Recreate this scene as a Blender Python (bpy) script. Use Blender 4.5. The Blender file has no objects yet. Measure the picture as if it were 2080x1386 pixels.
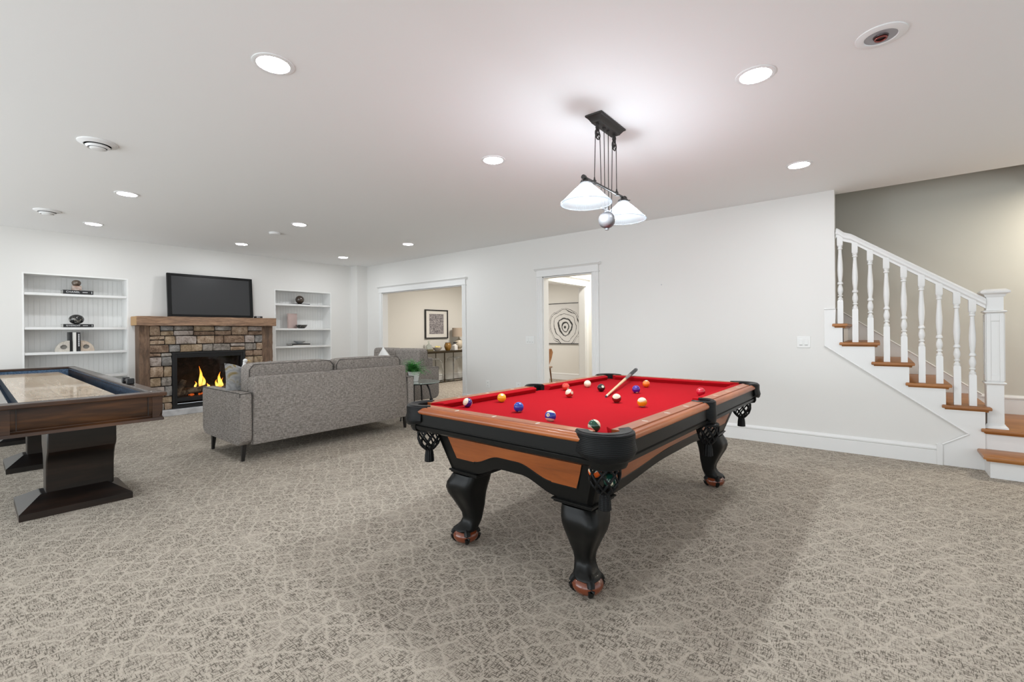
import bpy, bmesh, math, random
from mathutils import Vector, Matrix, Euler
PI = math.pi
random.seed(7)
S = bpy.context.scene
COL = S.collection

# ------------------------------------------------------------------ camera
CAM_H = 1.215
AZ = math.radians(128.75)
ROLL = -0.0087
cd = bpy.data.cameras.new('camera')
cam = bpy.data.objects.new('camera', cd)
COL.objects.link(cam)
cd.sensor_width = 36.0
cd.lens = 926.0 / 2080.0 * 36.0
cd.shift_y = -(693.0 - 674.2) / 2080.0
cd.clip_start = 0.02
cam.matrix_world = (Matrix.Translation((0, 0, CAM_H)) @ Matrix.Rotation(AZ - PI / 2, 4, 'Z')
                    @ Matrix.Rotation(PI / 2, 4, 'X') @ Matrix.Rotation(ROLL, 4, 'Z'))
S.camera = cam

# ------------------------------------------------------------------ world and light
W = bpy.data.worlds.new('world')
S.world = W
W.use_nodes = True
bg = W.node_tree.nodes['Background']
bg.inputs[0].default_value = (0.88, 0.95, 1.0, 1)
bg.inputs[1].default_value = 1.05
S.view_settings.view_transform = 'Standard'
S.view_settings.look = 'None'
S.view_settings.gamma = 1
S.view_settings.use_curve_mapping = False
S.view_settings.exposure = 0.16
CAN = 145.0        # strength of the recessed lamp lenses
BULB = 31.0       # watts of each pendant bulb


def lamp(name, kind, loc, energy, color=(1, 1, 1), size=0.1, rot=(0, 0, 0)):
    d = bpy.data.lights.new(name, kind)
    d.energy = energy
    d.color = color
    if kind == 'AREA':
        d.shape = 'RECTANGLE'
        d.size, d.size_y = size
    elif kind == 'POINT':
        d.shadow_soft_size = size
    o = bpy.data.objects.new(name, d)
    o.location = loc
    o.rotation_euler = rot
    COL.objects.link(o)
    return o


# upward lamps: inferred daylight from the glazed left, added ceiling fill behind the camera
lamp('daylight_left', 'AREA', (-5.2, -3.3, 1.15), 135, (0.88, 0.95, 1.0), (6.0, 2.1), (math.radians(110), 0, 0))
lamp('ceiling_fill_behind', 'AREA', (1.2, -3.4, 1.0), 52, (0.88, 0.95, 1.0), (5.0, 2.0), (math.radians(115), 0, 0))


# ------------------------------------------------------------------ materials
def mat(name, col=(0.8, 0.8, 0.8), rough=0.5, metal=0.0, spec=0.5, coat=0.0):
    m = bpy.data.materials.new(name)
    m.use_nodes = True
    b = m.node_tree.nodes['Principled BSDF']
    b.inputs['Base Color'].default_value = (*col, 1)
    b.inputs['Roughness'].default_value = rough
    b.inputs['Metallic'].default_value = metal
    b.inputs['Specular IOR Level'].default_value = spec
    b.inputs['Coat Weight'].default_value = coat
    return m


class NT:
    """small helper to wire shader nodes"""
    def __init__(s, m):
        s.m = m
        s.t = m.node_tree
        s.b = s.t.nodes['Principled BSDF']

    def n(s, kind, **kw):
        x = s.t.nodes.new(kind)
        for k, v in kw.items():
            setattr(x, k, v)
        return x

    def l(s, a, b):
        s.t.links.new(a, b)

    def coord(s, scale=(1, 1, 1), rot=(0, 0, 0), kind='Object'):
        c = s.n('ShaderNodeTexCoord')
        mp = s.n('ShaderNodeMapping')
        mp.inputs['Scale'].default_value = scale
        mp.inputs['Rotation'].default_value = rot
        s.l(c.outputs[kind], mp.inputs[0])
        return mp.outputs[0]

    def noise(s, vec, scale=5, detail=3, rough=0.5, dist=0.0):
        x = s.n('ShaderNodeTexNoise')
        s.l(vec, x.inputs['Vector'])
        x.inputs['Scale'].default_value = scale
        x.inputs['Detail'].default_value = detail
        x.inputs['Roughness'].default_value = rough
        x.inputs['Distortion'].default_value = dist
        return x

    def ramp(s, fac, stops):
        r = s.n('ShaderNodeValToRGB')
        e = r.color_ramp.elements
        while len(e) < len(stops):
            e.new(0.5)
        for i, (p, c) in enumerate(stops):
            e[i].position = p
            e[i].color = (*c, 1) if len(c) == 3 else c
        s.l(fac, r.inputs[0])
        return r.outputs[0]

    def math(s, op, a, b=None, c=None):
        x = s.n('ShaderNodeMath', operation=op)
        for i, v in enumerate((a, b, c)):
            if v is None:
                continue
            if isinstance(v, (int, float)):
                x.inputs[i].default_value = v
            else:
                s.l(v, x.inputs[i])
        return x.outputs[0]

    def mix(s, fac, a, b, blend='MIX'):
        x = s.n('ShaderNodeMix', data_type='RGBA', blend_type=blend)
        for sock, v in ((x.inputs[0], fac), (x.inputs[6], a), (x.inputs[7], b)):
            if isinstance(v, (int, float)):
                sock.default_value = v
            elif isinstance(v, tuple):
                sock.default_value = (*v, 1) if len(v) == 3 else v
            else:
                s.l(v, sock)
        return x.outputs[2]

    def bump(s, h, strength=0.2, dist=0.01):
        x = s.n('ShaderNodeBump')
        x.inputs['Strength'].default_value = strength
        x.inputs['Distance'].default_value = dist
        s.l(h, x.inputs['Height'])
        s.l(x.outputs[0], s.b.inputs['Normal'])

    def color(s, c):
        s.l(c, s.b.inputs['Base Color'])


def paint(name, col, rough=0.55):
    m = mat(name, col, rough)
    t = NT(m)
    n = t.noise(t.coord(), 160, 2)
    t.bump(n.outputs[0], 0.04, 0.002)
    return m


def wood(name, c0, c1, c2, axis='X', scale=1.0, rough=0.35, coat=0.0, stretch=9.0, contrast=(0.35, 0.5, 0.65)):
    m = mat(name, c1, rough, coat=coat)
    t = NT(m)
    sc = {'X': (1 / stretch, 1, 1), 'Y': (1, 1 / stretch, 1), 'Z': (1, 1, 1 / stretch)}[axis]
    v = t.coord(tuple(x * scale for x in sc))
    a = t.noise(v, 14, 5, 0.6, 0.6)
    b = t.noise(v, 90, 3, 0.5)
    f = t.math('ADD', t.math('MULTIPLY', a.outputs[0], 0.75), t.math('MULTIPLY', b.outputs[0], 0.25))
    t.color(t.ramp(f, [(contrast[0], c0), (contrast[1], c1), (contrast[2], c2)]))
    t.bump(f, 0.1, 0.002)
    return m


def fabric(name, dark, light, scale=1.0, axis='Y'):
    m = mat(name, light, 0.95, spec=0.15)
    t = NT(m)
    va = t.coord((20 * scale, 20 * scale, 150 * scale))
    vb = t.coord((130 * scale, 130 * scale, 22 * scale))
    a = t.noise(va, 1.6, 2, 0.6)
    b = t.noise(vb, 1.6, 2, 0.6)
    f = t.math('ADD', t.math('MULTIPLY', a.outputs[0], 0.6), t.math('MULTIPLY', b.outputs[0], 0.4))
    t.color(t.ramp(f, [(0.40, dark), (0.60, light)]))
    t.bump(f, 0.35, 0.003)
    return m


def emission(name, col, strength):
    m = bpy.data.materials.new(name)
    m.use_nodes = True
    t = m.node_tree
    t.nodes.clear()
    e = t.nodes.new('ShaderNodeEmission')
    o = t.nodes.new('ShaderNodeOutputMaterial')
    e.inputs[0].default_value = (*col, 1)
    e.inputs[1].default_value = strength
    t.links.new(e.outputs[0], o.inputs[0])
    return m


def carpet_mat():
    m = mat('patterned_carpet', (0.4, 0.37, 0.33), 1.0, spec=0.05)
    t = NT(m)
    tc = t.n('ShaderNodeTexCoord')
    wob = t.noise(tc.outputs['Object'], 9, 3, 0.6)
    off = t.n('ShaderNodeVectorMath', operation='MULTIPLY_ADD')
    t.l(wob.outputs['Color'], off.inputs[0])
    off.inputs[1].default_value = (0.07, 0.07, 0)
    t.l(tc.outputs['Object'], off.inputs[2])
    vo = t.n('ShaderNodeTexVoronoi', feature='DISTANCE_TO_EDGE', voronoi_dimensions='2D')
    vo.inputs['Scale'].default_value = 1.0
    vo.inputs['Randomness'].default_value = 0.62
    mpv = t.n('ShaderNodeMapping')
    mpv.inputs['Scale'].default_value = (9.2, 10.4, 1)
    mpv.inputs['Rotation'].default_value = (0, 0, 0.6)
    t.l(off.outputs[0], mpv.inputs[0])
    t.l(mpv.outputs[0], vo.inputs['Vector'])
    rough_edge = t.noise(tc.outputs['Object'], 230, 2, 0.6)
    tot = t.math('ADD', vo.outputs['Distance'], t.math('MULTIPLY', t.math('SUBTRACT', rough_edge.outputs[0], 0.5), 0.30))
    mr = t.n('ShaderNodeMapRange')
    mr.inputs['From Min'].default_value = 0.02
    mr.inputs['From Max'].default_value = 0.075
    mr.inputs['To Min'].default_value = 1.0
    mr.inputs['To Max'].default_value = 0.0
    t.l(tot, mr.inputs['Value'])
    line = t.math('MULTIPLY', mr.outputs[0], 0.88)
    # woven strokes inside the cells, along both room axes
    def stroke(sc, seed):
        mp = t.n('ShaderNodeMapping')
        mp.inputs['Scale'].default_value = sc
        mp.inputs['Location'].default_value = (seed, seed * 2, 0)
        t.l(tc.outputs['Object'], mp.inputs[0])
        n = t.noise(mp.outputs[0], 1.0, 2, 0.55)
        return n.outputs[0]
    s1 = stroke((36, 200, 1), 3.1)
    s2 = stroke((200, 36, 1), 9.7)
    s3 = t.noise(tc.outputs['Object'], 420, 1, 0.5).outputs[0]
    sm = t.math('MAXIMUM', s1, s2)
    sm = t.math('ADD', sm, t.math('MULTIPLY', t.math('SUBTRACT', s3, 0.5), 0.22))
    mr2 = t.n('ShaderNodeMapRange')
    mr2.inputs['From Min'].default_value = 0.535
    mr2.inputs['From Max'].default_value = 0.60
    t.l(sm, mr2.inputs['Value'])
    big = t.noise(tc.outputs['Object'], 5.0, 2, 0.5).outputs[0]
    amount = t.math('MULTIPLY', mr2.outputs[0], t.math('SUBTRACT', 1.0, line))
    amount = t.math('MULTIPLY', amount, t.math('ADD', -0.12, t.math('MULTIPLY', big, 2.2)))
    amount = t.math('MINIMUM', t.math('MAXIMUM', amount, 0.0), 1.0)
    base = t.mix(line, CARPET_MID, CARPET_LIGHT)
    col = t.mix(amount, base, CARPET_DARK)
    t.color(col)
    h = t.math('ADD', s3, t.math('MULTIPLY', line, 0.6))
    t.bump(h, 0.5, 0.004)
    return m


CARPET_LIGHT = (0.53, 0.470, 0.395)
CARPET_MID = (0.47, 0.415, 0.348)
CARPET_DARK = (0.155, 0.134, 0.110)

M = {}
M['wall'] = paint('white_wall_paint', (0.755, 0.740, 0.712))
M['ceil'] = paint('white_ceiling_paint', (0.88, 0.88, 0.88), 0.8)
M['cream'] = paint('cream_wall_paint', (0.74, 0.72, 0.67))
M['greige'] = paint('greige_wall_paint', (0.62, 0.60, 0.53))
M['trim'] = mat('white_trim_paint', (0.79, 0.785, 0.77), 0.35)
M['carpet'] = carpet_mat()
M['black'] = mat('black_lacquer', (0.007, 0.007, 0.0065), 0.35, spec=0.18, coat=0.02)
M['leather'] = mat('black_leather', (0.006, 0.0065, 0.007), 0.42, spec=0.17)
t = NT(M['leather'])
wv = t.n('ShaderNodeTexWave', wave_type='BANDS', bands_direction='Z')
t.l(t.coord(), wv.inputs[0])
wv.inputs['Scale'].default_value = 45
wv.inputs['Distortion'].default_value = 2.0
t.bump(wv.outputs[1], 0.25, 0.002)
M['railwood'] = wood('mahogany_rail', (0.25, 0.060, 0.013), (0.35, 0.092, 0.021), (0.44, 0.13, 0.034), 'X', 1, 0.33, 0.15)
M['railwood_y'] = wood('mahogany_rail_long', (0.25, 0.060, 0.013), (0.35, 0.092, 0.021), (0.44, 0.13, 0.034), 'Y', 1, 0.33, 0.15)
M['panel'] = wood('mahogany_panel', (0.20, 0.050, 0.009), (0.29, 0.072, 0.013), (0.36, 0.095, 0.018), 'X', 1, 0.3, 0.3)
M['panel_y'] = wood('mahogany_panel_long', (0.20, 0.050, 0.009), (0.29, 0.072, 0.013), (0.36, 0.095, 0.018), 'Y', 1, 0.3, 0.3)
M['foot'] = mat('mahogany_ball', (0.16, 0.036, 0.012), 0.25, coat=0.5)
M['felt'] = mat('red_felt', (0.38, 0.008, 0.014), 0.95, spec=0.05)
t = NT(M['felt'])
n = t.noise(t.coord(), 700, 2)
t.bump(n.outputs[0], 0.15, 0.001)
M['pearl'] = mat('pearl_inlay', (0.85, 0.83, 0.75), 0.2)
M['iron'] = mat('dark_bronze_metal', (0.045, 0.042, 0.040), 0.5, 0.6)
M['steel'] = mat('brushed_steel', (0.40, 0.41, 0.44), 0.38, 0.35)
M['darkwood'] = wood('dark_walnut', (0.012, 0.0055, 0.003), (0.042, 0.0165, 0.006), (0.10, 0.038, 0.011), 'Y', 0.6, 0.4, 0.05)
M['darkwood_top'] = wood('dark_walnut_top', (0.035, 0.025, 0.02), (0.06, 0.042, 0.032), (0.09, 0.06, 0.045), 'X', 0.6, 0.3, 0.5)
M['pedestal'] = wood('espresso_wood', (0.004, 0.0025, 0.002), (0.008, 0.005, 0.0035), (0.022, 0.011, 0.007), 'Y', 0.6, 0.35, 0.1)
M['maple'] = wood('maple_playfield', (0.42, 0.28, 0.16), (0.60, 0.44, 0.28), (0.70, 0.56, 0.40), 'X', 0.8, 0.22, 0.35, 12)
M['maple_side'] = mat('white_board_edge', (0.62, 0.66, 0.70), 0.4)
M['bluefelt'] = mat('blue_grey_felt', (0.075, 0.125, 0.20), 0.9)
t = NT(M['bluefelt'])
n = t.noise(t.coord(), 60, 4)
t.color(t.ramp(n.outputs[0], [(0.35, (0.05, 0.09, 0.15)), (0.65, (0.12, 0.19, 0.29))]))
M['sofa'] = fabric('heathered_grey_fabric', (0.150, 0.132, 0.118), (0.36, 0.325, 0.295))
M['piping'] = mat('dark_piping', (0.06, 0.055, 0.05), 0.9)
M['legwood'] = mat('black_leg_wood', (0.012, 0.010, 0.009), 0.4)
M['white'] = mat('white_plastic', (0.8, 0.8, 0.78), 0.35)
M['ceramic'] = mat('white_ceramic', (0.75, 0.74, 0.72), 0.25)
M['oak'] = wood('golden_oak', (0.22, 0.078, 0.016), (0.33, 0.125, 0.028), (0.42, 0.17, 0.042), 'X', 1, 0.35, 0.1)
M['blackplastic'] = mat('black_plastic', (0.012, 0.012, 0.013), 0.4)
M['screen'] = mat('matte_grey_screen', (0.034, 0.034, 0.035), 0.4, spec=0.3)
M['black_metal'] = mat('black_metal', (0.012, 0.012, 0.013), 0.45, 0.3)
M['bookblack'] = mat('black_book_cover', (0.010, 0.010, 0.011), 0.4)
M['pages'] = mat('book_pages', (0.72, 0.70, 0.66), 0.8)
M['lettering'] = mat('white_lettering', (0.85, 0.85, 0.85), 0.6)


# ------------------------------------------------------------------ mesh helpers
class MB:
    def __init__(s):
        s.v = []
        s.f = []
        s.mi = []
        s.cur = 0

    def add(s, vs, fs):
        o = len(s.v)
        s.v += [tuple(v) for v in vs]
        s.f += [tuple(i + o for i in f) for f in fs]
        s.mi += [s.cur] * len(fs)
        return s

    def box(s, x0, x1, y0, y1, z0, z1):
        return s.hexa([(x0, y0), (x1, y0), (x1, y1), (x0, y1)], z0, z1)

    def hexa(s, poly, z0, z1):
        n = len(poly)
        vs = [(x, y, z0) for x, y in poly] + [(x, y, z1) for x, y in poly]
        fs = [tuple(reversed(range(n))), tuple(range(n, 2 * n))]
        fs += [(i, (i + 1) % n, n + (i + 1) % n, n + i) for i in range(n)]
        return s.add(vs, fs)

    def prism(s, poly, a0, a1, fn):
        """poly of 2-D points, fn(p, q, a) -> xyz"""
        n = len(poly)
        vs = [fn(p, q, a0) for p, q in poly] + [fn(p, q, a1) for p, q in poly]
        fs = [tuple(reversed(range(n))), tuple(range(n, 2 * n))]
        fs += [(i, (i + 1) % n, n + (i + 1) % n, n + i) for i in range(n)]
        return s.add(vs, fs)

    def loft(s, rings, cap=True, closed=True):
        n = len(rings[0])
        vs = [p for r in rings for p in r]
        fs = []
        for k in range(len(rings) - 1):
            for i in range(n if closed else n - 1):
                j = (i + 1) % n
                fs.append((k * n + i, k * n + j, (k + 1) * n + j, (k + 1) * n + i))
        if cap and closed:
            fs.append(tuple(reversed(range(n))))
            fs.append(tuple((len(rings) - 1) * n + i for i in range(n)))
        return s.add(vs, fs)

    def lathe(s, prof, c=(0, 0, 0), seg=24, sx=1, sy=1, a0=0, a1=2 * PI):
        full = abs(a1 - a0 - 2 * PI) < 1e-6
        m = seg if full else seg + 1
        rings = []
        for r, z in prof:
            rings.append([(c[0] + sx * r * math.cos(a0 + (a1 - a0) * i / seg),
                           c[1] + sy * r * math.sin(a0 + (a1 - a0) * i / seg), c[2] + z) for i in range(m)])
        return s.loft(rings, cap=full, closed=full)

    def tube(s, pts, r, seg=8, cap=True):
        pts = [Vector(p) for p in pts]
        rr = r if isinstance(r, (list, tuple)) else [r] * len(pts)
        rings = []
        up = Vector((0, 0, 1))
        for i, p in enumerate(pts):
            d = (pts[min(i + 1, len(pts) - 1)] - pts[max(i - 1, 0)]).normalized()
            a = d.cross(up)
            if a.length < 1e-3:
                a = d.cross(Vector((1, 0, 0)))
            a.normalize()
            b = a.cross(d).normalized()
            rings.append([p + (a * math.cos(2 * PI * k / seg) + b * math.sin(2 * PI * k / seg)) * rr[i] for k in range(seg)])
        return s.loft(rings, cap)

    def torus(s, c, R, r, axis='Z', seg=24, seg2=8):
        vs, fs = [], []
        for i in range(seg):
            a = 2 * PI * i / seg
            for j in range(seg2):
                b = 2 * PI * j / seg2
                p = ((R + r * math.cos(b)) * math.cos(a), (R + r * math.cos(b)) * math.sin(a), r * math.sin(b))
                if axis == 'X':
                    p = (p[2], p[0], p[1])
                elif axis == 'Y':
                    p = (p[0], p[2], p[1])
                vs.append((c[0] + p[0], c[1] + p[1], c[2] + p[2]))
                fs.append((i * seg2 + j, ((i + 1) % seg) * seg2 + j, ((i + 1) % seg) * seg2 + (j + 1) % seg2, i * seg2 + (j + 1) % seg2))
        return s.add(vs, fs)

    def sphere(s, c, r, seg=24, rings=14, sc=(1, 1, 1)):
        vs = [(c[0], c[1], c[2] + r * sc[2])]
        for i in range(1, rings):
            a = PI * i / rings
            for j in range(seg):
                b = 2 * PI * j / seg
                vs.append((c[0] + r * sc[0] * math.sin(a) * math.cos(b), c[1] + r * sc[1] * math.sin(a) * math.sin(b), c[2] + r * sc[2] * math.cos(a)))
        vs.append((c[0], c[1], c[2] - r * sc[2]))
        fs = [(0, 1 + j, 1 + (j + 1) % seg) for j in range(seg)]
        for i in range(rings - 2):
            for j in range(seg):
                a = 1 + i * seg + j
                b = 1 + i * seg + (j + 1) % seg
                fs.append((a, a + seg, b + seg, b))
        last = len(vs) - 1
        o = 1 + (rings - 2) * seg
        fs += [(last, o + (j + 1) % seg, o + j) for j in range(seg)]
        return s.add(vs, fs)

    def cyl(s, p0, p1, r, seg=16):
        return s.tube([p0, p1], r, seg)

    def build(s, name, m, parent=None, bevel=0, smooth=35, seg=2, loc=None, rot=None, subsurf=0):
        me = bpy.data.meshes.new(name)
        me.from_pydata(s.v, [], s.f)
        ms = m if isinstance(m, (list, tuple)) else [m]
        for x in ms:
            me.materials.append(M[x] if isinstance(x, str) else x)
        if len(ms) > 1:
            for p, i in zip(me.polygons, s.mi):
                p.material_index = i
        bm = bmesh.new()
        bm.from_mesh(me)
        bmesh.ops.recalc_face_normals(bm, faces=bm.faces)
        bm.to_mesh(me)
        bm.free()
        if smooth:
            me.polygons.foreach_set('use_smooth', [True] * len(me.polygons))
            me.set_sharp_from_angle(angle=math.radians(smooth))
        me.update()
        o = bpy.data.objects.new(name, me)
        COL.objects.link(o)
        if loc:
            o.location = loc
        if rot:
            o.rotation_euler = rot
        if parent:
            attach(o, parent)
        if bevel:
            b = o.modifiers.new('bevel', 'BEVEL')
            b.width = bevel
            b.segments = seg
            b.limit_method = 'ANGLE'
            b.angle_limit = math.radians(40)
            b.harden_normals = False
        if subsurf:
            b = o.modifiers.new('sub', 'SUBSURF')
            b.levels = b.render_levels = subsurf
        return o


def attach(o, parent):
    o.parent = parent
    if parent.get('_world'):      # meshes under this root were built in world coordinates
        root = Vector(parent['_world'])
        o.location = Vector(o.location) - root
        o['_local'] = 1
    return o


ROOTS = []


def thing(name, label, cat, loc=(0, 0, 0), rotz=0, group=None, world=False):
    o = bpy.data.objects.new(name, None)
    COL.objects.link(o)
    o.location = loc
    o.rotation_euler = (0, 0, rotz)
    o.empty_display_size = 0.1
    o['label'] = label
    o['category'] = cat
    if group:
        o['group'] = group
    if world:
        o['_world'] = list(loc)
    ROOTS.append(o)
    return o


def tag(o, label, cat, group=None, kind=None):
    o['label'] = label
    o['category'] = cat
    if group:
        o['group'] = group
    if kind:
        o['kind'] = kind
    return o


def struct(o):
    o['kind'] = 'structure'
    return o


def copy_tree(o, parent=None):
    c = o.copy()
    COL.objects.link(c)
    if parent:
        c.parent = parent
    for ch in list(o.children):
        copy_tree(ch, c)
    return c


def text(name, body, size, m, parent, mw, extrude=0.0003, spacing=1.0):
    cu = bpy.data.curves.new(name, 'FONT')
    cu.body = body
    cu.size = size
    cu.align_x = 'CENTER'
    cu.align_y = 'CENTER'
    cu.extrude = extrude
    cu.space_character = spacing
    cu.materials.append(M[m] if isinstance(m, str) else m)
    tmp = bpy.data.objects.new(name + '_outline', cu)
    me = bpy.data.meshes.new_from_object(tmp)
    bpy.data.objects.remove(tmp)
    bpy.data.curves.remove(cu)
    o = bpy.data.objects.new(name, me)
    COL.objects.link(o)
    o.parent = parent
    if parent.get('_world'):
        mw = Matrix.Translation(-Vector(parent['_world'])) @ mw
    o.matrix_local = mw
    return o


def basis(right, up, at):
    """matrix whose local X is right, Y is up, Z is their cross product"""
    r = Vector(right).normalized()
    u = Vector(up).normalized()
    n = r.cross(u)
    u = n.cross(r)
    mm = Matrix((r, u, n)).transposed().to_4x4()
    mm.translation = Vector(at)
    return mm


H = 2.60
YW = 5.55      # face of the long wall
YB = 5.67      # its back
XW = -8.565    # face of the fireplace wall

# ================================================================== SETTING
fl = MB()
fl.box(-9.2, 3.4, -3.2, 9.9, -0.12, 0)
struct(fl.build('floor', 'carpet', smooth=0))
c = MB()
c.box(-9.2, 3.4, -3.2, 5.75, H, H + 0.28)
c.box(-9.2, -2.5, 5.75, 9.9, H, H + 0.28)
c.box(-2.5, -0.33, 6.70, 9.9, H, H + 0.28)
struct(c.build('ceiling', 'ceil', smooth=0))

# fireplace wall with the two niches
w = MB()
N1 = (0.628, 1.694, 0.10, 2.04)
N2 = (3.770, 4.872, 0.10, 2.03)
B = XW - 0.12
w.box(B, XW, -3.2, N1[0], 0, H)
w.box(B, XW, N1[1], 2.15, 0, H)
w.box(B, XW, 3.19, N2[0], 0, H)
w.box(B, XW, 2.15, 3.19, 0.955, H)
w.box(B, XW, 2.15, 3.19, 0, 0.08)
w.box(B, XW, N2[1], YB, 0, H)
for nn in (N1, N2):
    w.box(B, XW, nn[0], nn[1], nn[3], H)
    w.box(B, XW, nn[0], nn[1], 0, nn[2])
struct(w.build('wall_fireplace', 'wall', smooth=0))
w = MB()
w.box(XW, XW + 0.24, 5.31, YW, 0, H)
struct(w.build('wall_corner_pier', 'wall', smooth=0))

# long wall
w = MB()
D1 = (-7.81, -5.53, 2.02)
D2 = (-3.86, -3.04, 2.02)
w.box(XW, D1[0], YW, YB, 0, H)
w.box(D1[0], D1[1], YW, YB, D1[2], H)
w.box(D1[1], D2[0], YW, YB, 0, H)
w.box(D2[0], D2[1], YW, YB, D2[2], H)
w.box(D2[1], -0.33, YW, YB, 0, H)
RX = [-0.27, -0.024, 0.222, 0.465, 0.708]      # risers
TZ = [1.268, 1.084, 0.900, 0.718, 0.538]       # treads
STEP = [(-0.33, 1.24), (-0.27, 1.24), (-0.27, 1.056), (-0.024, 1.056), (-0.024, 0.872), (0.222, 0.872), (0.222, 0.69),
        (0.465, 0.69), (0.465, 0.51), (0.708, 0.51), (0.708, 0.0)]
w.prism([(-0.33, 0.0)] + STEP, YW, YB, lambda p, q, a: (p, a, q))
struct(w.build('wall_right', 'wall', smooth=0))

# casings round the two openings
def casing(name, x0, x1, zt, cw):
    m = MB()
    y1 = YW
    for a, b in ((x0 - cw, x0), (x1, x1 + cw)):
        m.box(a, b, y1 - 0.022, y1, 0, zt)
        mid = (a + b) / 2
        for q in (-0.3, 0, 0.3):
            m.box(mid + q * cw - 0.006, mid + q * cw + 0.006, y1 - 0.027, y1 - 0.02, 0.18, zt)
        m.box(a - 0.004, b + 0.004, y1 - 0.03, y1, 0, 0.17)
    m.box(x0 - cw - 0.012, x1 + cw + 0.012, y1 - 0.032, y1, zt, zt + 0.012)
    m.box(x0 - cw, x1 + cw, y1 - 0.026, y1, zt, zt + 0.10)
    prof = [(0, 0), (0.028, 0), (0.034, 0.008), (0.05, 0.02), (0.058, 0.024), (0.058, 0.034), (0, 0.034)]
    m.prism([(y1 - a, zt + 0.095 + b) for a, b in prof], x0 - cw - 0.035, x1 + cw + 0.035, lambda p, q, a: (a, p, q))
    m.box(x0, x0 + 0.014, y1 - 0.005, YB + 0.005, 0, zt)
    m.box(x1 - 0.014, x1, y1 - 0.005, YB + 0.005, 0, zt)
    m.box(x0, x1, y1 - 0.005, YB + 0.005, zt - 0.014, zt)
    return struct(m.build(name, 'trim', bevel=0.002))


casing('trim_1', D1[0], D1[1], 2.02, 0.085)
casing('trim_2', D2[0], D2[1], 2.02, 0.10)


def baseboard(name, pts, h=0.165, out=0.016, side=-1, m='trim'):
    """pts = ((x0,y0),(x1,y1)) on the wall face; board stands off to the left (side=1) or right (-1)"""
    mb = MB()
    (x0, y0), (x1, y1) = pts
    d = Vector((x1 - x0, y1 - y0, 0))
    L = d.length
    d.normalize()
    n = Vector((-d.y, d.x, 0)) * side
    prof = [(0, 0), (out, 0), (out, h - 0.045), (out - 0.004, h - 0.04), (out + 0.004, h - 0.033), (out + 0.004, h - 0.02), (out - 0.006, h - 0.006), (out - 0.008, h), (0, h)]
    o = Vector((x0, y0, 0))
    mb.prism(prof, 0, L, lambda p, q, a: tuple(o + d * a + n * p + Vector((0, 0, q))))
    return struct(mb.build(name, m))


baseboard('baseboard_right', ((-5.44, YW), (-3.965, YW)))
baseboard('baseboard_right.001', ((-2.935, YW), (0.402, YW)))
baseboard('baseboard_right.002', ((-8.32, YW), (-7.90, YW)))
baseboard('baseboard_fireplace', ((XW, -3.0), (XW, N1[0])))
baseboard('baseboard_fireplace.001', ((XW, N2[1]), (XW, 5.31)))
m = MB()
m.box(0.402, 0.442, YW - 0.026, YW, 0, 0.182)
struct(m.build('trim_3', 'trim', bevel=0.002))

# room behind the wide opening and the little hall
w = MB()
w.box(-8.72, -8.60, YB, 9.87, 0, H)
struct(w.build('wall_den_left', 'cream', smooth=0))
w = MB()
w.box(-8.72, -2.6, 9.75, 9.87, 0, H)
struct(w.build('wall_den_back', 'cream', smooth=0))
w = MB()
w.box(-4.24, -4.12, YB, 5.95, 0, H)
w.box(-4.24, -4.12, 5.95, 7.25, 2.02, H)
w.box(-4.24, -4.12, 7.25, 9.75, 0, H)
struct(w.build('wall_hall_left', 'cream', smooth=0))
m = MB()
for a, b in ((5.86, 5.95), (7.25, 7.34)):
    m.box(-4.12, -4.098, a, b, 0, 2.02)
    m.box(-4.262, -4.24, a, b, 0, 2.02)
m.box(-4.12, -4.094, 5.86, 7.34, 2.02, 2.12)
m.prism([(-4.12 + a, 2.115 + b) for a, b in [(0, 0), (0.028, 0), (0.05, 0.02), (0.058, 0.024), (0.058, 0.034), (0, 0.034)]], 5.83, 7.375, lambda p, q, a: (p, a, q))
m.box(-4.245, -4.115, 5.95, 5.964, 0, 2.02)
m.box(-4.245, -4.115, 7.236, 7.25, 0, 2.02)
m.box(-4.245, -4.115, 5.95, 7.25, 2.006, 2.02)
struct(m.build('trim_4', 'trim', bevel=0.002))
w = MB()
w.box(-2.7, -2.58, YB, 9.87, 0, H)
struct(w.build('wall_hall_right', 'cream', smooth=0))
baseboard('baseboard_den', ((-8.60, 9.75), (-4.24, 9.75)))
baseboard('baseboard_den.001', ((-8.60, 5.68), (-8.60, 9.75)))

# stairwell
w = MB()
w.box(-2.5, 2.6, 6.62, 6.74, 0, 4.6)
struct(w.build('wall_stair_back', 'greige', smooth=0))
w = MB()
w.box(2.5, 2.62, 5.45, 6.74, 0, 4.6)
struct(w.build('wall_stair_end', 'greige', smooth=0))
w = MB()
w.box(-2.5, -2.38, 5.70, 6.62, 0.0, 4.6)
w.box(-2.5, 2.62, 5.63, 5.75, H + 0.28, 4.6)
struct(w.build('wall_stair_upper', 'greige', smooth=0))
w = MB()
w.box(-2.5, 2.62, 5.7, 6.74, 4.6, 4.7)
w.box(1.15, 2.5, 5.75, 6.62, H, H + 0.28)
struct(w.build('ceiling_stair', 'ceil', smooth=0))

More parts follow.
